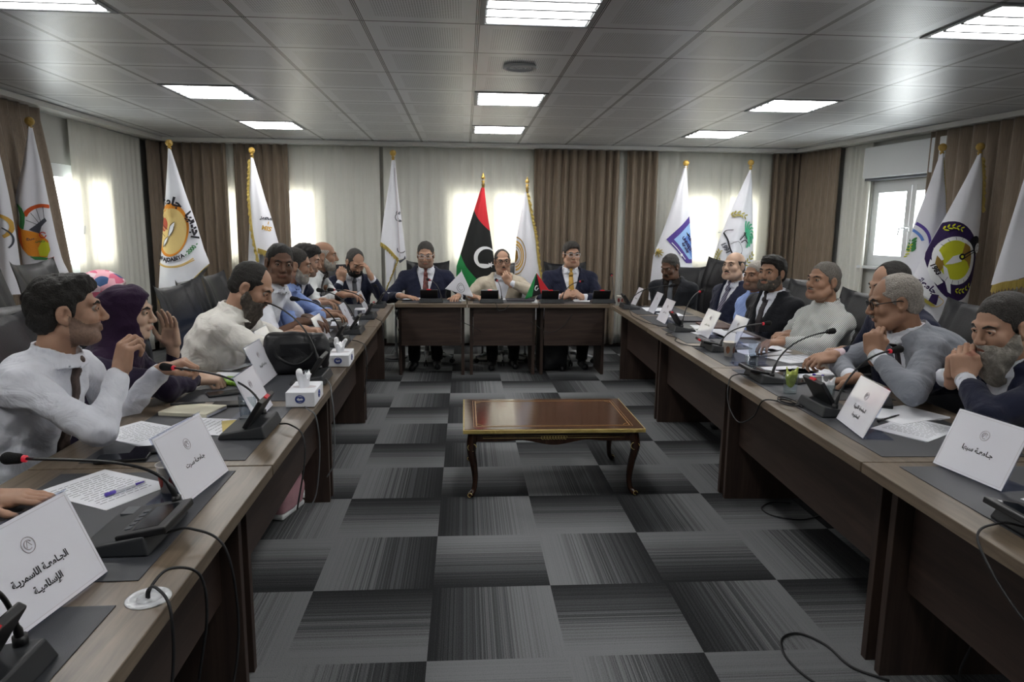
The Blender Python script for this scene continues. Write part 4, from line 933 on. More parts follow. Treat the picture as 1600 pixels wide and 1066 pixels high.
# ============================ CHAIRS ============================
def make_chair():
    t = empty('office_chair', '', 'chair'); S = .46
    m = MB()
    def seat(u, v):
        a = u * 2 * math.pi; c, s = math.cos(a), math.sin(a); p = lambda x: math.copysign(abs(x) ** .45, x)
        rr = math.sin(math.pi * min(1, v * 1.0)) if 0 < v < 1 else 0
        k = abs(math.sin(math.pi * v)) ** .28; return (.255 * p(c) * k, .245 * p(s) * k + .0, .365 - .045 * math.cos(math.pi * v) * 1.0)
    m.grid(seat, 36, 12, True); m.build('seat', MAT['black_leather'], t, smooth=True)
    # tall padded back, flared at the top corners, two pads split by a seam
    def back(face):
        def fn(u, v):
            x = (u * 2 - 1); z = v; w = .235 + .03 * math.sin(math.pi * min(z * 1.15, 1)) + .015 * z ** 4; zz = .44 + z * .66 + .035 * abs(x) ** 3 * z ** 3
            curve = -.275 - .10 * z + .05 * math.sin(math.pi * z * .9); wrap = .045 * x * x
            pad = .042 * (1 - abs(x) ** 6) * (math.sin(math.pi * min(max(z, 0.0), 1.0)) ** .3 if 0 < z < 1 else 0)
            seam = .012 * math.exp(-((z - .62) / .018) ** 2) + .008 * math.exp(-((abs(x) - .62) / .05) ** 2)
            return (x * w, curve + wrap + face * (pad - (seam if face > 0 else 0)), zz)
        return fn
    m = MB(); m.grid(back(1), 28, 36); m.grid(back(-.55), 28, 36); m.build('backrest', MAT['black_leather'], t, smooth=True)
    for sx in (-1, 1):
        a = MB(); a.tube(spline([(sx * .25, -.26, .48), (sx * .31, -.20, .58), (sx * .32, -.06, .605), (sx * .32, .09, .60), (sx * .31, .13, .54), (sx * .25, .06, .36)], 6), .017, 8)
        ar = a.build('armrest', MAT['black_plastic'], t, smooth=True); p = MB(); p.box((sx * .32, -.02, .622), (.026, .125, .013), bev=.009); p.build('arm_pad', MAT['black_leather'], ar)
    m = MB(); m.box((0, 0, .315), (.10, .14, .02), bev=.006); m.build('seat_plate', MAT['dark_plastic'], t)
    m = MB(); m.cyl((0, 0, .10), (0, 0, .32), .026, 14); m.build('gas_lift', MAT['chrome'], t, smooth=True)
    b = MB(); b.cyl((0, 0, .075), (0, 0, .125), .045, 16)
    for k in range(5):
        a = math.radians(90 + 72 * k); c, s = math.cos(a), math.sin(a); b.tube([(0.03 * c, .03 * s, .105), (.17 * c, .17 * s, .095), (.30 * c, .30 * s, .070)], [.020, .017, .013], 8)
    bo = b.build('star_base', MAT['chrome'], t, smooth=True)
    for k in range(5):
        a = math.radians(90 + 72 * k); c, s = math.cos(a), math.sin(a); w = MB()
        for o in (-.014, .014): w.cyl((.30 * c - s * (o - .007), .30 * s + c * (o - .007), .027), (.30 * c - s * (o + .007), .30 * s + c * (o + .007), .027), .026, 14)
        w.cyl((.30 * c, .30 * s, .027), (.30 * c, .30 * s, .075), .008, 8); w.build('caster', MAT['rubber'], bo)
    return t
chair0 = make_chair(); chair_used = [False]
def place_chair(x, y, rz, label, arms=True):
    o = chair0 if not chair_used[0] else copy_tree(chair0, skip=() if arms else ('armrest',)); chair_used[0] = True
    o.location = (x, y, 0); o.rotation_euler = (0, 0, math.radians(rz)); tag(o, label, 'chair', 'black leather office chairs'); return o
# ============================ COFFEE TABLE ============================
ct = empty('coffee_table', 'low dark wood coffee table with gilt edge and curved legs in the aisle', 'table', (.503, 4.03, 0)); hx, hy, hz = .512, .35, .41
m = MB(); m.box((0, 0, hz - .013), (hx - .006, hy - .006, .012), bev=.003); tp = m.build('tabletop', MAT['coffee_wood'], ct)
m = MB()
for sx in (-1, 1): m.box((sx * (hx - .005), 0, hz - .014), (.006, hy, .011), bev=.003); m.box((0, sx * (hy - .005), hz - .014), (hx, .006, .011), bev=.003)
m.build('gilt_edge', MAT['gilt_edge'], tp)
m = MB()
for sx in (-1, 1): m.box((sx * (hx - .075), 0, hz - .0008), (.003, hy - .07, .0009)); m.box((0, sx * (hy - .072), hz - .0008), (hx - .075, .003, .0009)); m.box((sx * (hx - .060), 0, hz - .0008), (.0012, hy - .055, .0009)); m.box((0, sx * (hy - .057), hz - .0008), (hx - .06, .0012, .0009))
for sx in (-1, 1):
    for sy in (-1, 1): m.tube([(sx * (hx - .075 - .035 * math.sin(t)), sy * (hy - .072 - .035 * math.cos(t)), hz - .0002) for t in np.linspace(0, math.pi / 2, 8)], .0022, 6)
m.build('inlay', MAT['inlay'], tp)
def apron(length, name):
    n = 40; ring = []
    for i in range(n + 1):
        x = -length / 2 + length * i / n; k = abs(x) / (length / 2); z = .055 + .022 * math.exp(-(k / .22) ** 2) - .008 * math.exp(-((k - .42) / .14) ** 2); ring.append((x, z))
    return ring
for (L_, sy, rot) in ((2 * hx - .14, -1, 0), (2 * hx - .14, 1, 0), (2 * hy - .12, -1, 90), (2 * hy - .12, 1, 90)):
    ring = apron(L_, ''); m = MB(); vs = []; D = (hy if rot == 0 else hx) - .045
    for yo in (-.009, .009):
        vs += [(x, sy * D + yo, hz - .026) for x, z in ring] + [(x, sy * D + yo, hz - .026 - z) for x, z in ring]
    k = len(ring); fs = []
    for i in range(k - 1):
        fs += [(i, i + 1, k + i + 1, k + i), (2 * k + i, 3 * k + i, 3 * k + i + 1, 2 * k + i + 1), (k + i, k + i + 1, 3 * k + i + 1, 3 * k + i), (i, 2 * k + i, 2 * k + i + 1, i + 1)]
    fs += [(0, k, 3 * k, 2 * k), (k - 1, 3 * k - 1, 4 * k - 1, 2 * k - 1)]
    if rot: vs = [(-v[1], v[0], v[2]) for v in vs]
    m.add(vs, fs); ap = m.build('apron', MAT['coffee_leg_wood'], ct)
    o = MB()
    P = lambda x, z: ((x, sy * (D + .0105), z) if not rot else (-sy * (D + .0105), x, z))
    for dz in (.030, .046): o.tube([P(-L_ / 2 + .04, hz - .026 - dz * .75), P(L_ / 2 - .04, hz - .026 - dz * .75)], .0016, 5)
    for q in range(-4, 5): o.tube([P(q * .016 + .010 * math.cos(t), hz - .060 + .010 * math.sin(t)) for t in np.linspace(0, 5.2, 12)], .0016, 5)
    o.build('carved_ornament', MAT['gilt_edge'], ap, smooth=True)
for sx in (-1, 1):
    for sy in (-1, 1):
        m = MB(); path = [(sx * .448, sy * .285, hz - .026), (sx * .462, sy * .30, .335), (sx * .468, sy * .306, .285), (sx * .452, sy * .292, .19), (sx * .444, sy * .284, .10), (sx * .452, sy * .292, .04), (sx * .472, sy * .312, .016)]
        pp = spline(path, 6); m.tube(pp, [.034 - .019 * min(1, i / (len(pp) * .7)) if i < len(pp) * .86 else .015 + .006 * (i - len(pp) * .86) / (len(pp) * .14) for i in range(len(pp))], 10); m.sphere((sx * .474, sy * .314, .017), .017, 10, 8)
        lg = m.build('leg', MAT['coffee_leg_wood'], ct, smooth=True)
        o = MB(); o.tube([(sx * .462 + .024 * math.cos(t), sy * .30 - (.026), .30 + .022 * math.sin(t)) for t in np.linspace(0, 5, 14)], .002, 5); o.tube([(sx * .474 + .012 * math.cos(t), sy * .314 - .018, .022 + .012 * math.sin(t)) for t in np.linspace(0, 5, 10)], .002, 5); o.build('gilt_scroll', MAT['gilt_edge'], lg, smooth=True)
# ============================ THINGS ON THE DESKS ============================
MATZ = TABLE_Z + .0026
def flat_text(mb, body, size, P, ex, ey, bold=.012):
    """writing laid on a surface: P origin, ex reading direction, ey up"""
    vs, fs = text_mesh(body, size, bold); P, ex, ey = [np.array(v, float) for v in (P, ex, ey)]; n = np.cross(ex, ey)
    mb.add([P + ex * x + ey * y + n * .0007 for x, y in vs], fs)
# ---- name plates: a leaning sheet in a clear acrylic stand, the writing facing the aisle
def name_plate(a, b, label, lines, height=.20, lean=24, logo=True, size=.019):
    """a,b: the two bottom corners on the desk, left to right as seen from the aisle"""
    a, b = np.array(a, float), np.array(b, float); w = np.linalg.norm(b - a); ex = (b - a) / w; ex[2] = 0; ex = ex / np.linalg.norm(ex); nrm = np.array([ex[1], -ex[0], 0])   # towards the aisle
    t = empty('name_plate', label, 'name plate', (a + b) / 2, math.atan2(ex[1], ex[0]), 'university name plates'); c, s = math.cos(math.radians(lean)), math.sin(math.radians(lean))
    R = np.array([[1, 0, 0], [0, c, s], [0, -s, c]]).T; R = np.array([[1, 0, 0], [0, c, s], [0, -s, c]])
    R = np.stack([[1, 0, 0], [0, c, -s], [0, s, c]], 1)      # columns: x, normal(back), up
    up = np.array([0, s, c]); back = np.array([0, c, -s])
    m = MB(); m.box(up * height / 2 + np.array([0, .0, .003]), (w / 2, .0011, height / 2), R=R); sh = m.build('sheet', MAT['acrylic_sheet'], t)
    m = MB(); m.box(up * height / 2 + back * .0026 + np.array([0, 0, .003]), (w / 2 + .003, .0012, height / 2 + .002), R=R); m.box((0, .055, .0016), (w / 2, .055, .0014)); m.box(up * (height + .003) + np.array([0, 0, .003]), (w / 2 + .003, .004, .0014), R=R); m.build('acrylic_stand', MAT['acrylic'], t)
    m = MB(); k = MB()
    for i, ln in enumerate(lines): flat_text(m, arabic(ln), size, up * (height * .40 - i * size * 1.6) - back * .0012 + np.array([0, 0, .003]), (1, 0, 0), up, .03)
    m.build('lettering', MAT['black_ink'], sh)
    if logo:
        ctr = up * height * .70 - back * .0022 + np.array([0, 0, .003]); r = .016
        k.tube([ctr + np.array([1, 0, 0]) * r * math.cos(q) + up * r * math.sin(q) for q in np.linspace(0, 6.283, 22)[:-1]], .0009, 5, closed=True); k.tube([ctr + np.array([1, 0, 0]) * r * .6 * math.cos(q) + up * r * .6 * math.sin(q) for q in np.linspace(.5, 5.2, 14)], .0012, 5); k.tube([ctr + np.array([-.006, 0, 0]) - up * .006, ctr + up * .008, ctr + np.array([.007, 0, 0]) - up * .004], .0009, 5); k.build('crest', MAT['faint_print'], sh)
    bd = MB(); e = .007
    for q0, q1 in (((-w / 2 + e, e), (w / 2 - e, e)), ((w / 2 - e, e), (w / 2 - e, height - e)), ((w / 2 - e, height - e), (-w / 2 + e, height - e)), ((-w / 2 + e, height - e), (-w / 2 + e, e))):
        bd.tube([np.array([q0[0], 0, .003]) + up * q0[1] - back * .0013, np.array([q1[0], 0, .003]) + up * q1[1] - back * .0013], .0005, 4)
    bd.build('border_line', MAT['faint_print'], sh)
    return t
def zt(u, v): p = on_table(u, v); p[2] = MATZ; return p
name_plate(zt(7, 1019), zt(168, 897), 'white name plate nearest the camera in the left row, two lines of writing', ['الجـامعـة الاسمريـة', 'الإسلاميـة'], size=.020)
name_plate(zt(290, 792), zt(357, 738), 'white name plate beside the paper cup, left row, one line of writing', ['جـامعـة سـرت'], size=.019)
def plate_at(p, length, ang, label, lines, **k):
    p = np.array(p, float); d = np.array([math.cos(ang), math.sin(ang), 0]); name_plate(p - d * length / 2, p + d * length / 2, label, lines, **k)
LA, RA = math.radians(90 + 1.06), math.radians(-90 - 1.9)
plate_at((-.815, 2.79, MATZ), .255, LA, 'white name plate behind the near tissue box, left row', [''], height=.19)
plate_at((-.96, 3.41, MATZ), .27, LA, 'white name plate leaning in front of the black handbag', ['جـامعـة الزيتونة'])
plate_at((-1.07, 3.93, MATZ), .25, LA, 'white name plate half hidden behind the black handbag', [''])
plate_at((-.885, 4.50, MATZ), .28, LA, 'white name plate behind the far tissue box, left row', [''])
plate_at((-.845, 5.24, MATZ), .25, LA, 'white name plate in front of the man in the light blue shirt', [''])
plate_at((-.86, 6.20, MATZ), .27, LA, 'white name plate farthest from the camera in the left row', [''])
name_plate(zt(1457.6, 725.6), zt(1563.7, 770.7), 'white name plate nearest the camera in the right row', ['جـامعـة سبها'], size=.022)
name_plate(zt(1306.6, 655.7), zt(1347.9, 687.6), 'white name plate in front of the grey suited man, two lines of writing', ['الجامعة الليبية', 'المفتوحة'], size=.020)
plate_at((1.79, 4.50, MATZ), .24, RA, 'white name plate behind the brown paper cup, right row', ['جامعة غريان'])
plate_at((1.725, 4.85, MATZ), .28, RA, 'white name plate in front of the brown folders, right row', ['جامعة طرابلس'])
plate_at((1.63, 5.60, MATZ), .28, RA, 'white name plate in front of the empty chair, right row', ['جامعة بنغازي'])
plate_at((1.72, 6.24, MATZ), .22, RA, 'white name plate overlapped by the plate before the empty chair', [''])
plate_at((1.675, 6.76, MATZ), .20, RA, 'white name plate farthest from the camera in the right row', ['جامعة مصراتة'])
# an empty clear stand seen edge-on
t = empty('acrylic_stand', 'clear acrylic stand seen edge-on beside the right row microphone', 'stand', (*on_table(1171, 570)[:2], MATZ), math.radians(-5)); m = MB(); m.box((0, 0, .0015), (.10, .055, .0015)); m.box((.0, -.01, .10), (.10, .002, .10), R=np.array([[1, 0, 0], [0, .95, .3], [0, -.3, .95]]).T); m.build('sheet', MAT['acrylic'], t)
# ---- conference microphones. local frame: the speaker sits at -y and looks along +y
def mic_unit(x, y, rz, label, tip=None, red=True, flat=False, neck=None, ring=None):
    t = empty('conference_microphone', label, 'microphone', (x, y, MATZ), rz, 'conference microphone units')
    b = MB(); b.hexa([(-.125, -.085, 0), (.125, -.085, 0), (.125, .085, 0), (-.125, .085, 0), (-.118, -.078, .020), (.118, -.078, .020), (.112, .070, .045), (-.112, .070, .045)])
    base = b.build('base', MAT['dark_plastic'], t); bv = base.modifiers.new('bevel', 'BEVEL'); bv.width = .006; bv.segments = 3
    b = MB(); b.box((-.085, -.045, .026), (.024, .016, .003), bev=.001); b.build('label_strip', MAT['grey_plastic'], base)
    a = math.radians(58 if not flat else 11); R = np.stack([[1, 0, 0], [0, math.cos(a), math.sin(a)], [0, -math.sin(a), math.cos(a)]], 1)
    c0 = np.array([.020, .005, .035]); up = R[:, 1]; m = MB(); m.box(c0 + up * .058, (.090, .058, .009), bev=.004, R=R); pn = m.build('panel', MAT['black_plastic'], t)
    m = MB(); m.box(c0 + up * .064 + R[:, 2] * .0094, (.070, .030, .0006), R=R); m.build('display', MAT['screen'], pn)
    m = MB()
    for q in range(5): m.box(c0 + up * .018 + R[:, 2] * .0096 + np.array([-.05 + .025 * q, 0, 0]), (.009, .007, .0016), bev=.0006, R=R)
    m.build('keys', MAT['grey_plastic'], pn)
    if red: m = MB(); m.box(c0 + up * .1165 + np.array([0.0, 0, 0]), (.022, .0035, .0065), R=R); m.build('red_light', MAT['red_led'], pn)
    nb = np.array(neck if neck else (-.098, .02, .036), float); cz, sz = math.cos(rz), math.sin(rz)
    if tip is not None:
        d = np.array(tip, float) - np.array([x, y, MATZ]); tl = np.array([d[0] * cz + d[1] * sz, -d[0] * sz + d[1] * cz, d[2]])
    else: tl = np.array([-.06, -.20, .26])
    D = tl - nb; h = np.array([D[0], D[1], 0]); L = np.linalg.norm(D); pth = bez([nb, nb + np.array([0, .0, .30 * L]) + h * .04, nb + h * .45 + np.array([0, 0, max(D[2], .1) * .95]), tl], 22)
    m = MB(); m.tube(pth, [.0075 if i < 4 else .0042 for i in range(len(pth))], 8); m.cyl(nb - np.array([0, 0, .006]), nb + np.array([0, 0, .016]), .012, 14); gn = m.build('gooseneck', MAT['black_plastic'], t, smooth=True)
    dr = unit(pth[-1] - pth[-3]); m = MB(); m.cyl(tl - dr * .002, tl + dr * .012, .0092, 14); m.build('red_ring', MAT['red_ring' if (red if ring is None else ring) else 'black_plastic'], gn, smooth=True)
    g = Grid(tl - .08, tl + .08, .004); g.cone(tl + dr * .016, tl + dr * .046, .0135, .0165, .0); mesh_obj(g.mesh('windscreen'), 'windscreen', MAT['foam'], gn)
    return t
LR, RR, FR = math.radians(-90 + 1), math.radians(90 - 2), math.radians(180)
def tipw(u, v, y): return at_y(u, v, y)
mic_unit(-.80, 1.045, LR, 'black conference microphone with red light at the bottom left corner', tipw(-40, 930, 1.0), neck=(-.10, .035, .04))
mic_unit(-.815, 1.665, LR, 'large black conference microphone between the two near name plates, left row', tipw(40, 717, 1.78), flat=True, red=False, ring=True, neck=(-.098, .065, .044))
mic_unit(-.80, 2.56, LR, 'black conference microphone in front of the near tissue box', tipw(272, 575, 2.75))
mic_unit(-.76, 3.42, LR, 'black conference microphone beside the black handbag', tipw(412, 472, 3.85), red=False)
mic_unit(-.84, 4.50, LR, 'black conference microphone behind the far tissue box', tipw(468, 468, 4.45), red=False)
mic_unit(-.82, 5.02, LR, 'black conference microphone, third from the back in the left row', tipw(506, 455, 5.2), red=False)
mic_unit(-.83, 5.84, LR, 'black conference microphone, second from the back in the left row', tipw(522, 453, 5.7))
mic_unit(-.84, 6.66, LR, 'black conference microphone farthest back in the left row', tipw(588, 447, 6.6), red=False)
mic_unit(1.50, 1.55, RR, 'black conference microphone cut off by the right edge of the picture', (1.85, 1.2, 1.02), neck=(-.1, .02, .04), flat=True, red=False)
mic_unit(1.56, 2.78, RR, 'black conference microphone with red light beside the grey suited man\'s name plate', tipw(1390, 549, 2.70))
mic_unit(1.57, 3.40, RR, 'black conference microphone in front of the striped shirt man', tipw(1292, 519, 3.45), red=False, flat=True)
mic_unit(1.64, 4.30, RR, 'black conference microphone behind the brown paper cup', tipw(1192, 506, 4.25), flat=True)
mic_unit(1.66, 5.15, RR, 'black conference microphone between two name plates in the right row', tipw(1093, 456, 5.3), red=True)
mic_unit(1.61, 6.62, RR, 'black conference microphone farthest back in the right row', (1.98, 6.55, .98), red=False)
mic_unit(-.345, 7.10, FR, 'black conference microphone before the man in the patterned tie', tipw(672, 438, 7.25), neck=(-.105, .03, .036))
mic_unit(.275, 7.08, FR, 'black conference microphone before the man in the beige jacket', tipw(777, 439, 7.22), neck=(-.105, .03, .036))
mic_unit(.900, 7.08, FR, 'black conference microphone before the man in the yellow tie', tipw(906, 440, 7.22), neck=(-.105, .03, .036))
mic_unit(1.44, 7.10, FR, 'black conference microphone at the right end of the head table', tipw(956, 431, 7.28), neck=(-.105, .03, .036))
# ---- tissue boxes
def tissue_box(p, rz, label):
    t = empty('tissue_box', label, 'tissue box', (*p[:2], MATZ), rz, 'tissue boxes'); m = MB(); m.box((0, 0, .032), (.06, .11, .032), bev=.003); bx = m.build('carton', MAT['paper'], t)
    m = MB(); m.lathe([(.0, .0), (.05, 0), (.05, .0006), (.0, .0006)], (0, 0, .0640), 24, sy=.0 + .55); m.build('slot', MAT['faint_print'], bx)
    for (P, ex, ey) in (((0, -.1104, .034), (1, 0, 0), (0, 0, 1)), ((.0604, 0, .034), (0, 1, 0), (0, 0, 1))):
        P, ex, ey = np.array(P), np.array(ex, float), np.array(ey, float); k = MB(); n = np.cross(ex, ey)
        k.tube([P + ex * .019 * math.cos(q) + ey * .016 * math.sin(q) for q in np.linspace(0, 6.28, 20)[:-1]], .0022, 5, closed=True); k.tube([P + ex * (.012 * math.cos(q) - .004) + ey * .009 * math.sin(q) for q in np.linspace(.6, 5.6, 14)], .003, 5); k.tube([P + ex * (.010 * math.cos(q) + .006) + ey * .008 * math.sin(q) for q in np.linspace(-2, 2.6, 12)], .003, 5); k.build('printed_badge', MAT['blue_ink'], bx)
    g = Grid(np.array([-.07, -.09, .05]), np.array([.07, .09, .17]), .004); rg = random.Random(int(p[1] * 100))
    for q in range(7):
        a = q * .9; g.cone((0, 0, .058), (.03 * math.cos(a) * rg.uniform(.5, 1.2), .045 * math.sin(a), .105 + rg.uniform(0, .035)), .014, .006 + .008 * rg.random(), .012)
    g.ripple(.006, 90, 3); mesh_obj(g.mesh('tissue'), 'tissue', MAT['tissue'], t); return t
tissue_box((-.70, 3.00), math.radians(2), 'white tissue box nearer the camera, behind the microphone with its panel raised')
tissue_box((-.695, 3.86), math.radians(2), 'white tissue box beyond the black handbag')
# ---- paper, notebooks, pens, phones, cups, glasses
def sheet(p, rz, label, w=.21, h=.297, m='paper', lines=12, n=1, ink='ink', z=0, name='document', cat='paper', group='loose papers on the desks'):
    t = empty(name, label, cat, (*p[:2], MATZ + z), rz, group); b = MB(); rg = random.Random(int(abs(p[0] * 977 + p[1] * 131)))
    for i in range(n):
        a = rg.uniform(-.05, .05) if i < n - 1 else 0; c, s = math.cos(a), math.sin(a); q = [(x * c - y * s, x * s + y * c) for x, y in ((-w / 2, -h / 2), (w / 2, -h / 2), (w / 2, h / 2), (-w / 2, h / 2))]
        b.prism(q, .0012 * i, .0012 * i + .0009)
    pg = b.build('page' if n == 1 else 'pages', MAT[m], t)
    if lines:
        k = MB(); zt_ = .0012 * (n - 1) + .0011
        for i in range(lines):
            y = h / 2 - .035 - i * (h - .07) / lines; x0, x1 = -w / 2 + .02 + (rg.random() * .06 if i % 4 == 3 else 0), w / 2 - .02; x = x0
            while x < x1 - .01:
                l = rg.uniform(.008, .03); k.box((x + min(l, x1 - x) / 2, y, zt_), (min(l, x1 - x) / 2, .0012, .0001)); x += l + .005
        k.build('printed_lines', MAT[ink], pg)
    return t
def pen(a, b, label, m='purple_pen', z=MATZ + .008, name='pen'):
    a = np.array([*a[:2], z]); b = np.array([*b[:2], z]); t = empty(name, label, 'pen', a); d = unit(b - a); L = np.linalg.norm(b - a); o = MB(); o.cyl((0, 0, 0), d * L * .72, .0042, 8); o.cyl(d * L * .95, d * L, .0028, 8, r2=.0006); o.build('barrel', MAT['paper' if m == 'purple_pen' else m], t, smooth=True)
    o = MB(); o.cyl(-d * .002, d * L * .22, .0055, 8); o.cyl(d * L * .72, d * L * .95, .0042, 8, r2=.0028); o.build('cap', MAT[m], t, smooth=True); return t
def phone(p, rz, label, m='screen'):
    t = empty('smartphone', label, 'phone', (*p[:2], MATZ), rz); o = MB(); o.box((0, 0, .0048), (.037, .078, .0045), bev=.004); o.build('case', MAT['black_plastic'], t); o = MB(); o.box((0, 0, .0095), (.034, .074, .0006)); o.build('screen', MAT[m], t); return t
def cup(p, label, art='cup_red', r=.036, h=.082):
    t = empty('paper_cup', label, 'cup', (*p[:2], MATZ)); o = MB(); o.lathe([(r * .74, 0), (r, h), (r + .002, h + .001), (r + .002, h - .003), (r - .002, h - .003), (r * .72, .004), (0, .004)], n=28); cu_ = o.build('cup_wall', MAT['cup_paper'], t, smooth=True)
    o = MB()
    for k in range(5):
        a = k * 2 * math.pi / 5 + .3
        def fn(u, v, a=a):
            th = a + (u - .5) * .75; z = h * (.2 + .55 * v); rr = r * (.74 + .26 * z / h) + .0006; kk = math.sin(math.pi * v) ** .5; th = a + (u - .5) * .75 * kk; return (rr * math.cos(th), rr * math.sin(th), z)
        o.grid(fn, 6, 8)
    o.build('printed_ovals', MAT[art], cu_); o = MB(); o.cyl((0, 0, h * .62), (0, 0, h * .63), r * .86, 20); o.build('drink', MAT['folder_brown'], t); return t
def water_glass(p, label, tissue=None, r=.036, h=.095, water=.0):
    t = empty('water_glass', label, 'glass', (*p[:2], MATZ)); o = MB(); o.lathe([(0, 0), (r * .82, 0), (r, h), (r - .002, h), (r * .80, .012), (0, .012)], n=28); o.build('tumbler', MAT['glass'], t, smooth=True)
    if tissue:
        g = Grid(np.array([-.06, -.06, .0]), np.array([.06, .06, .16]), .004); rg = random.Random(5)
        for q in range(6): a = q * 1.1; g.cone((0, 0, h * .45), (.026 * math.cos(a), .026 * math.sin(a), h + rg.uniform(0, .035)), .012, .006, .01)
        g.ripple(.006, 110, 2); mesh_obj(g.mesh('crumpled_tissue'), 'crumpled_tissue', MAT[tissue], t)
    return t
def pack(p, rz, label, m, w=.055, d=.085, h=.022, z=0):
    t = empty('tissue_packet', label, 'packet', (*p[:2], MATZ + z), rz); o = MB(); o.box((0, 0, h / 2), (w, d, h / 2), bev=.008); o.build('wrapper', MAT[m], t, smooth=True); o = MB(); o.box((0, 0, h + .0003), (w * .55, d * .35, .0006)); o.build('printed_label', MAT['white_print'], t); return t
# left row, near to far
sheet(on_table(165, 765), math.radians(62), 'printed letter on the near left desk beside the purple pen', lines=14)
pen(on_table(166, 779), on_table(228, 757), 'purple capped pen on the printed letter')
phone(on_table(192, 719), math.radians(-78), 'black smartphone lying before the man in the white shirt and tie')
sheet(on_table(225, 679), math.radians(62), 'loose printed pages behind the near name plate with the single line', n=3, lines=12)
sheet(on_table(330, 668), math.radians(80), 'printed page poking out behind the name plate beside the cup', n=2, lines=10)
t = empty('notebook', 'cream notebook with a black pen lying on it', 'notebook', (*on_table(302, 645)[:2], MATZ), math.radians(78)); o = MB(); o.box((0, 0, .008), (.075, .105, .008), bev=.002); o.build('cover', MAT['cream_paper'], t); o = MB(); o.box((0, 0, .0055), (.073, .1055, .0045)); o.build('page_block', MAT['paper'], t)
pen(on_table(268, 641), on_table(322, 638), 'black pen on the cream notebook', 'black_pen', z=MATZ + .022)
t = empty('envelope', 'manila envelope standing out beneath the papers by the name plate', 'envelope', (*on_table(360, 672)[:2], MATZ + .004), math.radians(20)); o = MB(); o.box((0, 0, .002), (.028, .10, .002)); o.build('paper_body', MAT['manila'], t); o = MB(); o.add([(-.028, .10, .0044), (.028, .10, .0044), (0, .06, .0050)], [(0, 1, 2)]); o.build('flap', MAT['manila'], t)
cup(on_table(268, 768), 'white paper cup with a dark red print, near left desk')
water_glass(on_table(388, 655), 'clear water glass beside the microphone in the left row', None)
pack(on_table(368, 600), math.radians(70), 'bright green tissue packet by the woman in purple', 'green_pack')
phone(on_table(352, 617), math.radians(-60), 'black phone beside the green tissue packet')
phone(on_table(362, 634), math.radians(-85), 'small black phone beyond the cream notebook')
phone(on_table(245, 706), math.radians(-80), 'dark phone hidden under the edge of the loose pages')
sheet(on_table(345, 572), math.radians(70), 'white pages in front of the woman in purple', n=2, lines=0)
sheet(on_table(372, 590), math.radians(85), 'white page under the green tissue packet', lines=0)
sheet((-1.15, 1.25), math.radians(80), 'page lying behind the nearest name plate, left row', n=1, lines=10)
# black handbag on the desk
t = empty('handbag', 'large black leather handbag standing on the left row of desks', 'bag', (*at_y(463, 575, 3.62)[:2], MATZ), math.radians(12)); hb = np.array([0., 0, 0])
g = Grid(np.array([-.24, -.14, 0]), np.array([.24, .14, .26]), .008)
g.box((0, 0, .07), np.eye(3), (.165, .072, .07), .045, 0); g.box((0, 0, .125), np.eye(3), (.155, .055, .06), .035, .06); g.box((.005, 0, .172), np.eye(3), (.145, .028, .034), .02, .05); g.ripple(.008, 30, 3); g.ripple(.004, 70, 5); g.keep(lambda X, Y, Z: .003 - Z + 0 * X + 0 * Y, .003); mesh_obj(g.mesh('bag_body'), 'bag_body', MAT['black_leather'], t)
o = MB(); o.tube(spline([(-.10, -.05, .18), (-.09, -.07, .10), (0, -.085, .055), (.08, -.075, .10), (.10, -.05, .18)], 8), .008, 8); o.build('strap', MAT['black_leather'], t, smooth=True)
o = MB(); o.box((0, -.072, .13), (.075, .006, .035), bev=.005); o.build('front_pocket', MAT['black_leather'], t)
# far part of the left row
sheet((-1.08, 5.0), LA - 1.57, 'white pages before the man in the light blue shirt', n=3, lines=0); sheet((-1.05, 5.75), LA - 1.57, 'white pages before the man in the white jacket', n=2, lines=0)
cup((-.90, 5.05), 'paper cup beside the light blue shirt man\'s name plate', 'cup_brown'); sheet((-.95, 5.5), LA - 1.45, 'white page beside the second microphone from the back, left row', lines=6)
t = empty('carton', 'small white carton between the last two name plates of the left row', 'box', (-.90, 5.98, MATZ), math.radians(5)); o = MB(); o.box((0, 0, .03), (.045, .07, .03), bev=.003); o.build('carton_body', MAT['paper'], t); o = MB(); o.box((.0, -.0705, .035), (.018, .0005, .016)); o.build('printed_badge', MAT['ink'], t)
t = empty('carton', 'small printed carton at the left corner of the head table', 'box', (*on_table(606, 466)[:2], MATZ), 0); o = MB(); o.box((0, 0, .03), (.06, .045, .03), bev=.003); o.build('carton_body', MAT['paper'], t)
o = MB()
for q in range(3): o.lathe([(.0, 0), (.014, 0), (.014, .0006), (0, .0006)], (0, 0, 0), 14); 
o2 = MB()
for q in (-1, 0, 1): o2.box((q * .035, -.0455, .032), (.013, .0006, .014))
o2.build('red_print', MAT['dull_red'], t)
phone((-1.0, 5.62), 1.4, 'black phone lying on the far left desks before the dark suited man')
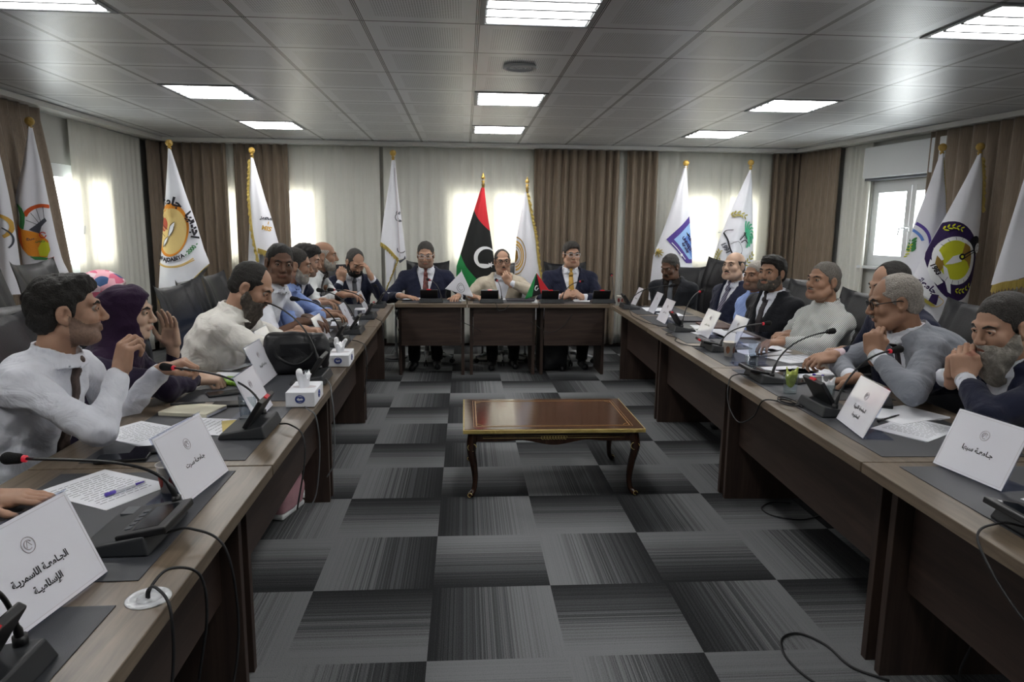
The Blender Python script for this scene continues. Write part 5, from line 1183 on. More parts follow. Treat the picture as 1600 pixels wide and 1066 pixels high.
# right row
sheet(on_table(1410, 650), math.radians(-70), 'stapled pages on the mat before the bearded man', n=4, lines=0); sheet(on_table(1432, 672), math.radians(-58), 'printed pages fanned out before the bearded man', n=3, lines=14)
pen(on_table(1372, 662), on_table(1405, 652), 'dark pen lying at the edge of the stapled pages', 'black_pen')
t = empty('eyeglass_case', 'dark case with purple pens behind the two-line name plate', 'case', (*on_table(1378, 634)[:2], MATZ), math.radians(-30)); o = MB(); o.box((0, 0, .012), (.04, .08, .012), bev=.006); o.build('case_body', MAT['black_leather'], t); o = MB(); o.cyl((-.02, -.05, .027), (-.015, .05, .027), .004, 8); o.cyl((.005, -.05, .027), (.015, .05, .027), .004, 8); o.build('pens', MAT['purple_pen'], t)
sheet(on_table(1190, 552), math.radians(-80), 'white pages before the striped shirt man', n=3, lines=0); sheet(on_table(1245, 562), math.radians(-72), 'white pages overlapping towards the hand with the pen', n=3, lines=4); sheet(on_table(1225, 580), math.radians(-80), 'white page behind the right row microphone cable', n=2, lines=0); sheet(on_table(1265, 583), math.radians(-74), 'white page under the writing hand', n=2, lines=3)
pen(on_table(1185, 557), on_table(1222, 550), 'thin black pen on the white pages before the striped shirt', 'black_pen', z=MATZ + .010)
water_glass(on_table(1290, 633), 'clear water glass holding a crumpled tissue, right row', 'tissue'); water_glass(on_table(1234, 615), 'clear water glass holding a yellow-green packet, right row', 'yellow_green_pack'); water_glass(on_table(1173, 583), 'clear water glass beside the edge-on acrylic stand', None)
phone(on_table(1252, 598), math.radians(-60), 'black phone behind the red-lit microphone, right row'); phone(on_table(1222, 587), math.radians(-70), 'black phone beside the flat right row microphone')
cup(on_table(1139, 557), 'white paper cup with brown print, right row', 'cup_brown', r=.038, h=.088); water_glass(on_table(1178, 566) + np.array([.05, .12, 0]), 'clear water glass behind the edge-on acrylic stand', None)
def folder(p, rz, label, m, z=0):
    t = empty('folder', label, 'folder', (*p[:2], MATZ + z), rz, 'document folders'); o = MB(); o.box((0, 0, .006), (.115, .16, .006), bev=.002); o.build('cover', MAT[m], t); o = MB(); o.box((.002, 0, .006), (.115, .157, .004)); o.build('page_block', MAT['paper'], t)
folder((2.0, 5.35), RA + 1.5, 'brown folder before the man in the striped tie', 'folder_brown'); folder((1.98, 4.85), RA + 1.6, 'brown folder under white pages before the dark suited bearded man', 'folder_brown'); folder((1.93, 5.75), RA + 1.57, 'dark grey folder before the empty chair', 'folder_dark')
sheet((1.95, 4.86), RA + 1.6, 'white pages on the brown folder', n=2, lines=0, z=.013); sheet((1.90, 5.25), RA + 1.45, 'white page beside the brown folder', n=2, lines=0); sheet((1.86, 6.05), RA + 1.6, 'white pages before the empty chair', n=3, lines=0); sheet((1.83, 6.5), RA + 1.5, 'white pages before the dark suited man at the far right corner', n=2, lines=0); sheet((1.98, 4.35), RA + 1.6, 'white pages with a green edge behind the brown print cup', n=3, lines=0); sheet((1.80, 5.05), RA + 1.7, 'white page tucked behind the plate in front of the brown folders', n=2, lines=0)
sheet((1.90, 1.80), RA + 1.2, 'pages at the right edge of the picture with a lanyard on them', n=3, lines=0); pen((1.88, 1.83), (1.93, 1.74), 'yellow and blue pen on the pages at the right edge', 'manila', z=MATZ + .01)
sheet((1.75, 1.68), RA + 1.9, 'white page beside the cut off microphone at right', n=1, lines=0)
# head table
sheet(on_table(918, 471) + np.array([0, .05, 0]), math.radians(88), 'white pages at the right of the head table', n=3, lines=0); sheet(on_table(790, 469) + np.array([.02, .08, 0]), .1, 'white page in front of the man in the beige jacket', lines=0, w=.12, h=.16)
folder(on_table(815, 471) + np.array([0, .08, 0]), math.radians(90), 'closed dark folder on the middle of the head table', 'folder_dark'); cup(on_table(888, 470) + np.array([.02, .06, 0]), 'paper cup below the clasped hands at the head table', 'cup_red'); cup((1.60, 7.0), 'paper cup at the right corner of the head table', 'cup_red')
sheet(on_table(636, 468) + np.array([.05, .08, 0]), math.radians(85), 'white page under the hand of the man in the patterned tie', lines=0, n=1)
# ---- little desk flags
def desk_flag(p, label, lib):
    t = empty('desk_flag', label, 'flag', (*p[:2], TABLE_Z + .002), 0); o = MB(); o.lathe([(.0, 0), (.048, 0), (.048, .006), (.02, .014), (.008, .03), (.0035, .032), (.0035, .31), (.001, .33), (0, .33)], n=20); o.build('stand', MAT['chrome'], t, smooth=True)
    def S(u, v, off=0):           # u 0..1 down the drape, v -1..1 across
        tx, tz = (.0, .305); w = .155 * u + .004; dx = (-.02 if not lib else .01) * u; x = tx + dx + v * w * (.95 if not lib else .8); z = tz - .225 * u - .045 * u * (v if not lib else -v); y = -.010 - .022 * u * math.cos(v * 2.2) - off; return (x, y, z)
    o = MB(); o.cur = 0
    if not lib:
        o.grid(lambda a, b: S(b, a * 2 - 1), 20, 16); fl = o.build('cloth', MAT['white_flag'], t, smooth=True)
        k = MB(); k.tube([S(.72 + .20 * math.sin(q), .06 + .34 * math.cos(q), .003) for q in np.linspace(0, 6.28, 26)[:-1]], .0022, 5, closed=True); k.tube([S(.72 + .12 * math.sin(q), .06 + .2 * math.cos(q), .003) for q in np.linspace(.4, 5.4, 18)], .002, 5); k.build('crest', MAT['dark_grey_print'], fl)
    else:
        bands = ((.30, 1, 'flag_red', 0), (-.42, .30, 'flag_black', 1), (-1, -.42, 'flag_green', 2)); o = MB()
        for (a0, a1, mm, ix) in bands: o.cur = ix; o.grid(lambda a, b, a0=a0, a1=a1: S(b, a0 + (a1 - a0) * a), 8, 16)
        fl = o.build('cloth', None, t, smooth=True, mats=[MAT['flag_red'], MAT['flag_black'], MAT['flag_green']])
        k = MB(); k.tube([S(.66 + .10 * math.sin(q), -.08 + .17 * math.cos(q), .004) for q in np.linspace(.7, 5.6, 20)], .0045, 6); k.sphere(S(.70, .10, .004), .006, 8, 6); k.build('crescent_and_star', MAT['white_print'], fl)
    fl.modifiers.new('thickness', 'SOLIDIFY').thickness = .0015
desk_flag(on_table(721, 471) + np.array([0, .04, 0]), 'small white flag with a round crest on the head table', False); desk_flag(on_table(838, 474) + np.array([0, .04, 0]), 'small red, black and green flag on the head table', True)
# ---- cables
def cable(pts, label, r=.0032, m='cable', n=10, name='cable'):
    P = spline(pts, n); o = MB(); c = np.array(P[0]); o.tube([np.array(p) - c for p in P], r, 7); ob = o.build(name, MAT[m], smooth=True, loc=c); return tag(ob, label, 'cable', 'microphone cables')
e = lx(1.5)
cable([(-.725, 1.62, .775), (-.66, 1.62, .785), (e + .03, 1.60, .74), (e + .06, 1.57, .55), (e + .05, 1.50, .40), (e + .0, 1.46, .33), (-.64, 1.42, .36), (-.68, 1.40, .46)], 'black cable looping over the edge from the large near left microphone')
cable([(-.653, 1.363, .72), (-.652, 1.363, .765), (-.625, 1.345, .782), (e + .02, 1.31, .75), (e + .03, 1.27, .62), (e + .02, 1.18, .48), (e + .0, 1.08, .40)], 'black cable rising from the chrome grommet towards the floor')
cable([(-.650, 1.366, .72), (-.648, 1.366, .768), (-.63, 1.42, .785), (e + .02, 1.46, .75), (e + .035, 1.45, .66), (e + .02, 1.42, .52)], 'second black cable at the chrome grommet')
cable([(-.70, 2.58, .77), (-.655, 2.55, .775), (lx(2.5) + .02, 2.52, .745), (lx(2.5) + .035, 2.48, .66), (lx(2.5) + .02, 2.40, .5)], 'black cable falling from the microphone before the near tissue box')
cable([(-.67, 2.86, .762), (-.64, 2.80, .765), (lx(2.8) + .025, 2.76, .745), (lx(2.8) + .04, 2.74, .62), (lx(2.8) + .03, 2.70, .45), (lx(2.8), 2.66, .38)], 'pale cable hanging beside the near tissue box', r=.003, m='grey_cable')
cable([(-.68, 3.36, .77), (-.64, 3.25, .768), (lx(3.2) + .02, 3.16, .745), (lx(3.2) + .04, 3.10, .62), (lx(3.2) + .045, 3.04, .46), (lx(3.2) + .02, 3.0, .40)], 'cable hanging over the edge beside the black handbag', m='grey_cable')
cable([(-.74, 4.55, .77), (-.69, 4.5, .768), (lx(4.4) + .02, 4.42, .745), (lx(4.4) + .035, 4.36, .60), (lx(4.4) + .02, 4.3, .45)], 'cable hanging from the left row beyond the far tissue box')
cable([(-.74, 5.7, .77), (-.70, 5.6, .768), (lx(5.5) + .02, 5.52, .745), (lx(5.5) + .03, 5.48, .6)], 'cable hanging from the third left row desk')
cable([(1.425, 1.56, .775), (1.37, 1.58, .778), (rx(1.6) - .02, 1.55, .752), (rx(1.5) - .035, 1.40, .66), (rx(1.4) - .02, 1.25, .60)], 'black cable curving over the edge by the cut off microphone')
cable([(1.48, 3.42, .77), (1.42, 3.42, .775), (rx(3.4) - .01, 3.38, .755), (rx(3.3) - .04, 3.30, .66), (rx(3.2) - .045, 3.14, .60), (rx(3.1) - .02, 3.02, .66), (rx(3) + .0, 2.96, .752), (1.43, 2.88, .757), (1.47, 2.82, .757)], 'black cable drooping in a loop over the right row edge')
cable([(1.47, 2.84, .757)] + [(1.43 + .035 * math.cos(q), 2.88 + .07 * math.sin(q), .758 + .0015 * q) for q in np.linspace(0, 11, 22)], 'coiled black cable end beside the red-lit microphone', n=4)
cable([(1.55, 4.30, .765), (1.48, 4.42, .757), (1.45, 4.60, .757), (1.50, 4.75, .757), (1.47, 4.90, .757), (1.55, 5.0, .757)], 'black cable lying on the right row by the brown print cup')
cable([(1.58, 5.2, .765), (1.50, 5.5, .757), (1.48, 5.9, .757), (1.52, 6.2, .757), (1.58, 6.5, .765)], 'black cable running along the right row past the name plates')
cable([(.27, 6.99, .765), (.30, 6.95, .765), (.32, 6.915, .745), (.34, 6.905, .69), (.40, 6.90, .70), (.45, 6.92, .745)], 'black cable looping over the front of the middle head desk')
cable([(FX0 + fw - .10, 6.968, .60), (FX0 + fw - .03, 6.93, .56), (FX0 + fw + .06, 6.925, .52), (FX0 + fw + .14, 6.968, .47)], 'black cable strung between the left and middle head desks')
cable([(FX0 + 2 * fw - .08, 6.968, .57), (FX0 + 2 * fw + .1, 6.95, .46), (FX0 + 2 * fw + .25, 6.95, .52), (FX0 + 2 * fw + .35, 6.968, .65)], 'black cable sagging under the right head desk')
cable([(FX0 + .05, 6.89, .70), (FX0 + .03, 6.88, .55), (FX0 + .06, 6.87, .42), (FX0 + .03, 6.88, .3), (FX0 + .05, 6.88, .05)], 'tangled cable hanging at the left corner of the head table')
def floor_pt(u, v, z=.006): p = at_z(u, v, z); return p
cable([floor_pt(u, v) for u, v in ((1390, 1064), (1330, 1042), (1290, 1008), (1248, 990), (1222, 998), (1225, 1022), (1250, 1050), (1285, 1075))], 'black cable looped on the carpet at the lower right', r=.0045)
cable([floor_pt(u, v) for u, v in ((1300, 800), (1255, 812), (1208, 806), (1190, 794), (1205, 785), (1235, 786))], 'black cable looped on the carpet below the right row', r=.004)
cable([(1.56, 1.75, .70), (1.555, 1.78, .50), (1.55, 1.82, .30), (1.58, 1.90, .12), (1.62, 1.9, .012), (1.60, 1.75, .008)], 'black cable dropping to the floor behind the nearest right leg panel', r=.004)
# ---- bags on the floor
t = empty('handbag', 'pale pink handbag with a white base on the carpet under the left row', 'bag', (-.86, 3.80, 0), math.radians(100)); g = Grid(np.array([-.22, -.12, 0]), np.array([.22, .12, .40]), .008)
p_ = at_y(452, 770, 3.42); t.location = (*at_z(448, 800, 0)[:2], 0); t.rotation_euler = (0, 0, math.radians(75)); t.scale = (.82, .82, .82)
g.box((0, 0, .10), np.eye(3), (.145, .058, .08), .04, 0); g.box((0, 0, .18), np.eye(3), (.118, .05, .08), .035, .09); g.box((0, 0, .26), np.eye(3), (.092, .036, .05), .025, .08); g.ripple(.004, 45, 2); g.keep(lambda X, Y, Z: .035 - Z + 0 * X + 0 * Y, .003); mesh_obj(g.mesh('bag_body'), 'bag_body', MAT['pink_leather'], t)
o = MB(); o.box((0, 0, .02), (.145, .055, .018), bev=.012); o.build('white_base', MAT['white_trim'], t); o = MB(); o.tube(spline([(.07, 0, .29), (.15, -.02, .25), (.17, -.03, .12), (.13, -.05, .05)], 8), .010, 8); o.build('strap', MAT['white_trim'], t, smooth=True)
t = empty('briefcase', 'dark bag standing on the floor under the right head desk', 'bag', (.96, 7.30, 0), .1); g = Grid(np.array([-.2, -.12, 0]), np.array([.2, .12, .36]), .01); g.box((0, 0, .15), np.eye(3), (.14, .07, .15), .03, 0); g.ripple(.006, 30, 4); g.keep(lambda X, Y, Z: .003 - Z + 0 * X + 0 * Y, .003); mesh_obj(g.mesh('bag_body'), 'bag_body', MAT['black_leather'], t); o = MB(); o.tube(spline([(-.06, 0, .29), (-.05, 0, .35), (.05, 0, .35), (.06, 0, .29)], 6), .008, 8); o.build('handle', MAT['black_leather'], t, smooth=True)
# ============================ FLAGS ON POLES ============================
class Flag:
    def __init__(s, label, u0, v0, y, rows, bottom=None, folds=2.2, amp=.018, finial='ball', seed=1, vb=None, top=None):
        """rows: (v, uL, uR) silhouette read off the photo; the flag hangs in an upright plane at distance y and is built at true size"""
        s.p = at_y(u0, v0, y); s.k = FPX / float((s.p - np.array([0, 0, CAMZ])) @ CF); s.u0, s.v0 = u0, v0; s.rows = np.array(rows, float); s.folds, s.amp, s.ph = folds, amp, seed * 1.7
        s.t = empty('flag_on_pole', label, 'flag', (s.p[0], s.p[1], 0), -YAW); s.zt = s.p[2]
        zf = s.zt; H = zf - .06
        m = MB(); m.cyl((0, 0, .03), (0, 0, H), .0125, 12); m.build('pole', MAT['silver_pole'], s.t, smooth=True)
        m = MB(); m.lathe([(.0, 0), (.13, 0), (.13, .012), (.11, .022), (.03, .035), (.02, .07), (0, .07)], n=28); m.build('pole_base', MAT['dark_plastic'], s.t, smooth=True)
        m = MB()
        if finial == 'ball': m.lathe([(0, H - .03), (.016, H - .03), (.016, H), (.024, H + .004), (.012, H + .012), (.014, H + .02)], n=16); m.sphere((0, 0, H + .052), .036, 18, 12)
        else: m.lathe([(0, H - .12), (.015, H - .12), (.015, H - .06), (.022, H - .055), (.012, H - .04), (.020, H - .02), (.010, H - .005), (.022, H + .01), (.024, H + .02), (.012, H + .045), (.002, H + .075), (0, H + .075)], n=16)
        m.build('finial', MAT['gold'], s.t, smooth=True)
        s.vmax = rows[-1][0]; s.bottom = bottom or (lambda q: s.vmax)
    def L(s, v): return np.interp(v, s.rows[:, 0], s.rows[:, 1])
    def R(s, v): return np.interp(v, s.rows[:, 0], s.rows[:, 2])
    def pt(s, q, v, off=0, back=False):
        l, r = (s.L(v) - s.u0) / s.k, (s.R(v) - s.u0) / s.k; x = l + (r - l) * q; h = (v - s.v0) / s.k; w = r - l; g = min(1, h / .5)
        bul = math.sin(math.pi * min(max(q, 0), 1)) ** .8
        y = -(.018 + .20 * w) * bul * (1 if not back else -.75) - (0 if back else s.amp * g * math.sin(2 * math.pi * s.folds * q + s.ph + 1.2 * h) * bul)
        return (x, y - off, s.zt - h)
    def px(s, u, v, off=.004):
        l, r = s.L(v), s.R(v); q = (u - l) / max(r - l, 1e-6); return s.pt(min(max(q, 0.0), 1.0), v, off)
    def cloth(s, m='white_flag', bands=None):
        mb = MB(); mats = []; v00 = s.rows[0][0]
        bands = bands or [(lambda q: v00, s.bottom, m)]
        for i, (f0, f1, mm) in enumerate(bands):
            mb.cur = i; mats.append(MAT[mm]); mb.grid(lambda a, b: s.pt(a, f0(a) + (f1(a) - f0(a)) * b), 36, 30)
        for i, (f0, f1, mm) in enumerate(bands):
            mb.cur = i; mb.grid(lambda a, b: s.pt(a, f0(a) + (f1(a) - f0(a)) * b, back=True), 16, 16)
        s.c = mb.build('cloth', None, s.t, smooth=True, mats=mats); return s.c
    def patch(s, name, items):
        """items: (material, kind, data) in photo pixels, laid on the cloth"""
        mb = MB(); mats = []; lay = .004
        for (m, kind, d) in items:
            mb.cur = len(mats); mats.append(MAT[m]); lay += .0012
            if kind == 'poly':
                bm = bmesh.new(); vs = [bm.verts.new((p[0], p[1], 0)) for p in d]
                try: f = bm.faces.new(vs)
                except ValueError: bm.free(); continue
                bmesh.ops.triangulate(bm, faces=bm.faces[:])
                for _ in range(3): 
                    ed = [e for e in bm.edges if e.calc_length() > 5]
                    if ed: bmesh.ops.subdivide_edges(bm, edges=ed, cuts=1); bmesh.ops.triangulate(bm, faces=bm.faces[:])
                bm.verts.index_update(); mb.add([s.px(v.co.x, v.co.y, lay) for v in bm.verts], [[v.index for v in f.verts] for f in bm.faces]); bm.free()
            elif kind == 'ellipse':
                cx, cy, rx_, ry_ = d[:4]; rot = math.radians(d[4]) if len(d) > 4 else 0
                def fn(a, b): x, y = rx_ * b * math.cos(2 * math.pi * a), ry_ * b * math.sin(2 * math.pi * a); return s.px(cx + x * math.cos(rot) - y * math.sin(rot), cy + x * math.sin(rot) + y * math.cos(rot), lay)
                mb.grid(fn, 40, 6, True)
            elif kind == 'arc':
                cx, cy, r0, r1, a0, a1 = d[:6]; sy = d[6] if len(d) > 6 else 1
                mb.grid(lambda a, b: s.px(cx + (r0 + (r1 - r0) * b) * math.cos(math.radians(a0 + (a1 - a0) * a)), cy + sy * (r0 + (r1 - r0) * b) * math.sin(math.radians(a0 + (a1 - a0) * a)), lay), 36, 2)
            elif kind == 'line':
                pts, w = d; P = spline([(p[0], p[1], 0) for p in pts], 6)
                n = len(P); 
                def fn(a, b):
                    i = min(int(a * (n - 1)), n - 2); f = a * (n - 1) - i; p = P[i] * (1 - f) + P[i + 1] * f; dd = P[i + 1] - P[i]; dd = dd / max(np.linalg.norm(dd), 1e-6); tw = w * (1 - .0 * a); return s.px(p[0] - dd[1] * (b - .5) * tw, p[1] + dd[0] * (b - .5) * tw, lay)
                mb.grid(fn, max(8, n), 1)
            elif kind == 'text':
                body, cx, cy, size, ang = d[:5]; vs, fs = text_mesh(body, size, .045); a = math.radians(ang); sq = d[5] if len(d) > 5 else 1
                mb.add([s.px(cx + (x * sq) * math.cos(a) + y * math.sin(a), cy + (x * sq) * math.sin(a) - y * math.cos(a), lay) for x, y in vs], fs)
            elif kind == 'arctext':
                body, cx, cy, r, size, amid, inward = d[:7]; sy = d[7] if len(d) > 7 else 1; vs, fs = text_mesh(body, size, .045)
                out = []
                for x, y in vs:
                    if inward: a = math.radians(amid) - x / r; rr = r - y      # read along the lower arc
                    else: a = math.radians(amid) + x / r; rr = r + y
                    out.append(s.px(cx + rr * math.cos(a), cy + sy * rr * math.sin(a), lay))
                mb.add(out, fs)
            elif kind == 'ear':           # an ear of wheat: stem with paired grains
                pts, w = d; P = spline([(p[0], p[1], 0) for p in pts], 5)
                for i in range(1, len(P), 2):
                    dd = P[i] - P[i - 1]; dd = dd / max(np.linalg.norm(dd), 1e-6)
                    for sg in (-1, 1):
                        n_ = np.array([-dd[1], dd[0], 0]) * sg; c = P[i] + n_ * w * .55 + dd * w * .3; ax = dd * .8 + n_ * .6; ax = ax / np.linalg.norm(ax); bx = np.array([-ax[1], ax[0], 0])
                        mb.add([s.px(*(c + ax * w * .75 * math.cos(q) + bx * w * .28 * math.sin(q))[:2], lay) for q in np.linspace(0, 6.28, 9)[:-1]], [tuple(range(8))])
        o = mb.build(name, None, s.c, mats=mats); return o
    def fringe(s, name, pts, out, w=5):
        """gold fringe hanging from a pixel polyline; out = direction in pixels"""
        P = spline([(p[0], p[1], 0) for p in pts], 12); o = np.array(out, float); o = o / np.linalg.norm(o) * w; mb = MB(); n = len(P)
        l, lay = [], .006
        vs = []
        for i, p in enumerate(P):
            jag = 1 + .22 * ((i * 7) % 3 - 1)
            a = np.array(s.px(p[0], p[1], lay)); vs += [tuple(a), tuple(a + np.array([o[0] * jag / s.k, -.010 * ((i % 2) - .5), -o[1] * jag / s.k]))]
        mb.add(vs, [(2 * i, 2 * i + 1, 2 * i + 3, 2 * i + 2) for i in range(n - 1)]); ob = mb.build(name, MAT['gold_fringe'], s.t); sd = ob.modifiers.new('thickness', 'SOLIDIFY'); sd.thickness = .008; return ob
def lin(*ps): xs, ys_ = zip(*ps); return lambda q: float(np.interp(q, xs, ys_))
# left wall
F = Flag('white flag at the left edge of the picture, mostly outside it', -12, 192, 5.5, [(200, -14, -10), (300, -40, 2), (360, -48, 7), (460, -56, 10)]); F.cloth()
F.patch('emblem', [('gold_print', 'arc', (-14, 352, 16, 21, -70, 60)), ('dark_grey_print', 'arc', (-16, 372, 20, 22, -60, 40))])
F = Flag('white flag with an orange leaf emblem by the left wall', 46, 188, 6.0, [(198, 44.5, 49.5), (259, 27, 58), (311, 9, 64), (364, 5, 70), (405, 6, 77), (425, 6, 86), (500, 4, 92)], folds=1.5, seed=2); F.cloth()
gr = [(18.3, 343), (21, 337.5)]
F.patch('emblem', [('deep_orange', 'arc', (58, 342, 20, 25.5, 195, 290)), ('dark_grey_print', 'line', ([(37, 342), (50, 349)], .8)), ('dark_grey_print', 'line', ([(43, 331), (52, 346)], .8)), ('dark_grey_print', 'line', ([(50, 324), (55, 344)], .8)), ('dark_grey_print', 'line', ([(59, 320), (60, 340)], .8)), ('dark_grey_print', 'poly', [(40, 357), (50, 348), (61, 338), (63, 343), (56, 352), (53, 363)]),
    ('leaf_green', 'poly', [(22, 316), (28, 318), (34, 324), (37, 334), (36, 346), (34, 356), (26, 357), (29, 344), (30, 334), (28, 325)]),
    ('orange', 'poly', [(19, 340), (24, 351), (33, 357), (45, 360), (56, 364), (64, 374), (66, 388), (62, 400), (50, 401), (38, 397), (29, 386), (22, 371), (20, 356)]), ('deep_orange', 'poly', [(19, 340), (24, 351), (30, 356), (30, 376), (32, 389), (24, 376), (20, 358)]), ('lime', 'poly', [(57, 372), (65, 378), (66, 390), (62, 399), (52, 398), (50, 386)]), ('dark_grey_print', 'text', ('جسع', 43, 372, 5, 0)), ('leaf_green', 'text', ('سرت', 54, 376, 5, 0)), ('leaf_green', 'poly', [(40, 399), (52, 399), (64, 401), (62, 404), (46, 404)]), ('red_print', 'arc', (58, 365, 3.5, 5, 0, 330)), ('red_print', 'poly', [(64, 402), (71, 399), (70, 407), (65, 409)])])
# back wall, left to right
F = Flag('white flag with a round gold Ajdabiya emblem in the left corner', 264, 222, 7.4, [(232, 262, 266), (301, 253, 285), (347, 247, 299), (385, 241.5, 308), (408, 237, 316), (461, 230, 318), (500, 226, 320)], bottom=lin((0, 464), (.25, 482), (.45, 470), (.62, 448), (1, 410)), folds=1.4, amp=.012, seed=3); F.cloth()
cx, cy = 260, 357
F.patch('emblem', [('pale_gold', 'arc', (cx, cy, 57, 59, 50, 130)), ('orange', 'ellipse', (262, 358, 29, 42, 8)), ('pale_gold', 'ellipse', (264, 360, 24, 36, 8)), ('dull_red', 'ellipse', (250, 349, 9, 11)), ('pale_gold', 'line', ([(243, 351), (259, 361)], 1.0)), ('black_print', 'line', ([(245, 348), (259, 357)], .9)), ('black_print', 'line', ([(243, 361), (253, 368)], .9)), ('white_print', 'poly', [(271, 345), (264, 352), (260, 365), (262, 369), (268, 360), (270, 351)]), ('black_print', 'line', ([(271, 345), (264, 351), (260, 366)], .9)), ('black_print', 'line', ([(270, 352), (268, 359), (261, 369)], .8)), ('white_print', 'poly', [(260, 368), (252, 374), (248, 384), (252, 383), (257, 376)]), ('black_print', 'line', ([(260, 368), (252, 374), (248, 385)], .9)), ('black_print', 'line', ([(249, 384), (256, 378), (260, 370)], .8)), ('pale_gold', 'ear', ([(249, 338), (256, 333), (264, 334)], 4)), ('pale_gold', 'ear', ([(249, 330), (258, 328), (268, 333)], 4)),
    ('black_print', 'arctext', ('OF AJDABIYA', 258, 357, 50, 8.6, 86, True)), ('leaf_green', 'arctext', ('- 2000 -', 258, 357, 51, 8, 40, True)), ('black_print', 'arctext', (arabic('جامعة'), 257, 357, 40, 17, -84, False, 1.0)), ('black_print', 'arctext', (arabic('اجدابيا'), 256, 360, 40, 15, -14, False, 1.0)), ('gold_print', 'line', ([(239, 412), (258, 416), (280, 414), (300, 404)], 1.3))])
F.fringe('fringe', [(316, 411), (300, 430), (286, 450)], (-.9, .5), 8); F.fringe('fringe', [(231, 464), (240, 473), (250, 480)], (-.1, 1), 7)
F = Flag('white flag with gold lettering in front of the brown curtain, left', 393, 234, 8.0, [(246, 391, 395), (305, 386, 410), (337, 385, 419), (382, 381, 430), (415, 378, 438)], bottom=lin((0, 440), (.36, 425), (.42, 386), (1, 400)), folds=1.2, amp=.012, seed=4); F.cloth()
F.patch('emblem', [('gold_print', 'text', ('MIS', 413, 358, 9, 14)), ('dark_grey_print', 'text', (arabic('مصر'), 413, 341, 9, 10)), ('gold_print', 'text', (arabic('ا'), 416, 349, 6, 10))])
F.fringe('fringe', [(391, 248), (387, 280), (388, 314), (392, 361), (401, 408)], (-1, .2), 4); F.fringe('fringe', [(399, 386), (410, 389), (422, 393)], (-.1, 1), 8)
F = Flag('white flag with gold fringe beside the dark gap in the sheers', 614, 238, 8.0, [(250, 612, 617), (297, 605, 621), (342, 597, 626), (377, 592, 630), (405, 592, 633), (460, 596, 634)], bottom=lin((0, 377), (.74, 403), (1, 402)), folds=1.0, amp=.02, seed=5); F.cloth()
mb = MB(); mb.grid(lambda a, b: tuple(np.array(F.px(599 + b * 2 + a * (24 - 21 * b), 384 + b * 70, -.03))), 10, 16); lo_ = mb.build('lower_fold', MAT['white_flag'], F.t, smooth=True); lo_.modifiers.new('thickness', 'SOLIDIFY').thickness = .004
F.patch('emblem', [('dark_grey_print', 'text', ('NI', 621, 333, 6, 20)), ('dark_grey_print', 'arc', (624, 338, 6, 7, 60, 260)), ('dark_grey_print', 'text', (arabic('جا'), 623, 344, 6, 10)), ('dark_grey_print', 'arc', (626, 388, 5, 6.2, 30, 200)), ('dark_grey_print', 'poly', [(622, 406), (629, 403), (631, 398), (632, 403), (624, 410)]), ('faint_print', 'line', ([(617, 262), (620, 310), (622, 360), (624, 400)], 1.2))])
F.fringe('fringe', [(592, 377), (606, 386), (622, 402)], (-.2, 1), 6); F.fringe('fringe', [(622, 404), (614, 425), (602, 452)], (-.5, .7), 7)
F = Flag('red, black and green flag with a white crescent on a pole behind the head table', 755, 272, 7.9, [(293, 752, 757), (327, 741, 761), (358, 731, 766), (398, 718.7, 772), (416, 713, 775), (450, 712, 778), (500, 710, 782)], folds=1.5, amp=.016, seed=6, finial='spear')
b0 = lin((0, 293), (1, 293)); b1 = lin((0, 327), (1, 360)); b2 = lin((0, 396), (.37, 424), (1, 470)); b3 = lin((0, 433), (.4, 452), (1, 496)); F.cloth(bands=[(b0, b1, 'flag_red'), (b1, b2, 'flag_black'), (b2, b3, 'flag_green')])
F.patch('crescent_and_star', [('white_print', 'poly', arc_pts(758.5, 401, 17, 40, 325, 40) + arc_pts(761.5, 402, 14, 318, 47, 34)), ('white_print', 'poly', [(768 + (5 if i % 2 == 0 else 2) * math.sin(i * math.pi / 5 + .3), 412.5 - (5 if i % 2 == 0 else 2) * math.cos(i * math.pi / 5 + .3)) for i in range(10)])])
F = Flag('white flag with a round gold wreath and fringe behind the head table', 824, 278, 7.9, [(300, 820, 824), (343, 813, 832), (370, 808, 838), (410, 806, 843), (437, 805, 848), (500, 803, 858)], folds=1.3, amp=.012, seed=7, finial='spear'); F.cloth()
F.patch('emblem', [('bronze', 'arc', (806, 399, 16.5, 17.6, -88, 88, 1.72)), ('gold_print', 'arc', (806, 399, 9.5, 14, -85, 85, 1.72)), ('white_print', 'arc', (806, 399, 11.3, 12, -85, 85, 1.72)), ('bronze', 'arc', (806, 399, 7.5, 8.2, -85, 85, 1.72)), ('brown_print', 'poly', [(806, 388), (810, 392), (811, 402), (807, 410), (806, 410)])])
F.fringe('fringe', [(823, 302), (832, 343), (838, 372), (843, 412), (851, 452)], (1, -.1), 4)
F = Flag('white flag with a tilted blue and purple square before the bright sheer', 1072, 254, 8.1, [(259, 1070.5, 1073), (294, 1060, 1077), (340, 1047.5, 1082), (383, 1033, 1087), (400, 1027, 1089), (470, 1022, 1095)], folds=1.6, amp=.012, seed=8); F.cloth()
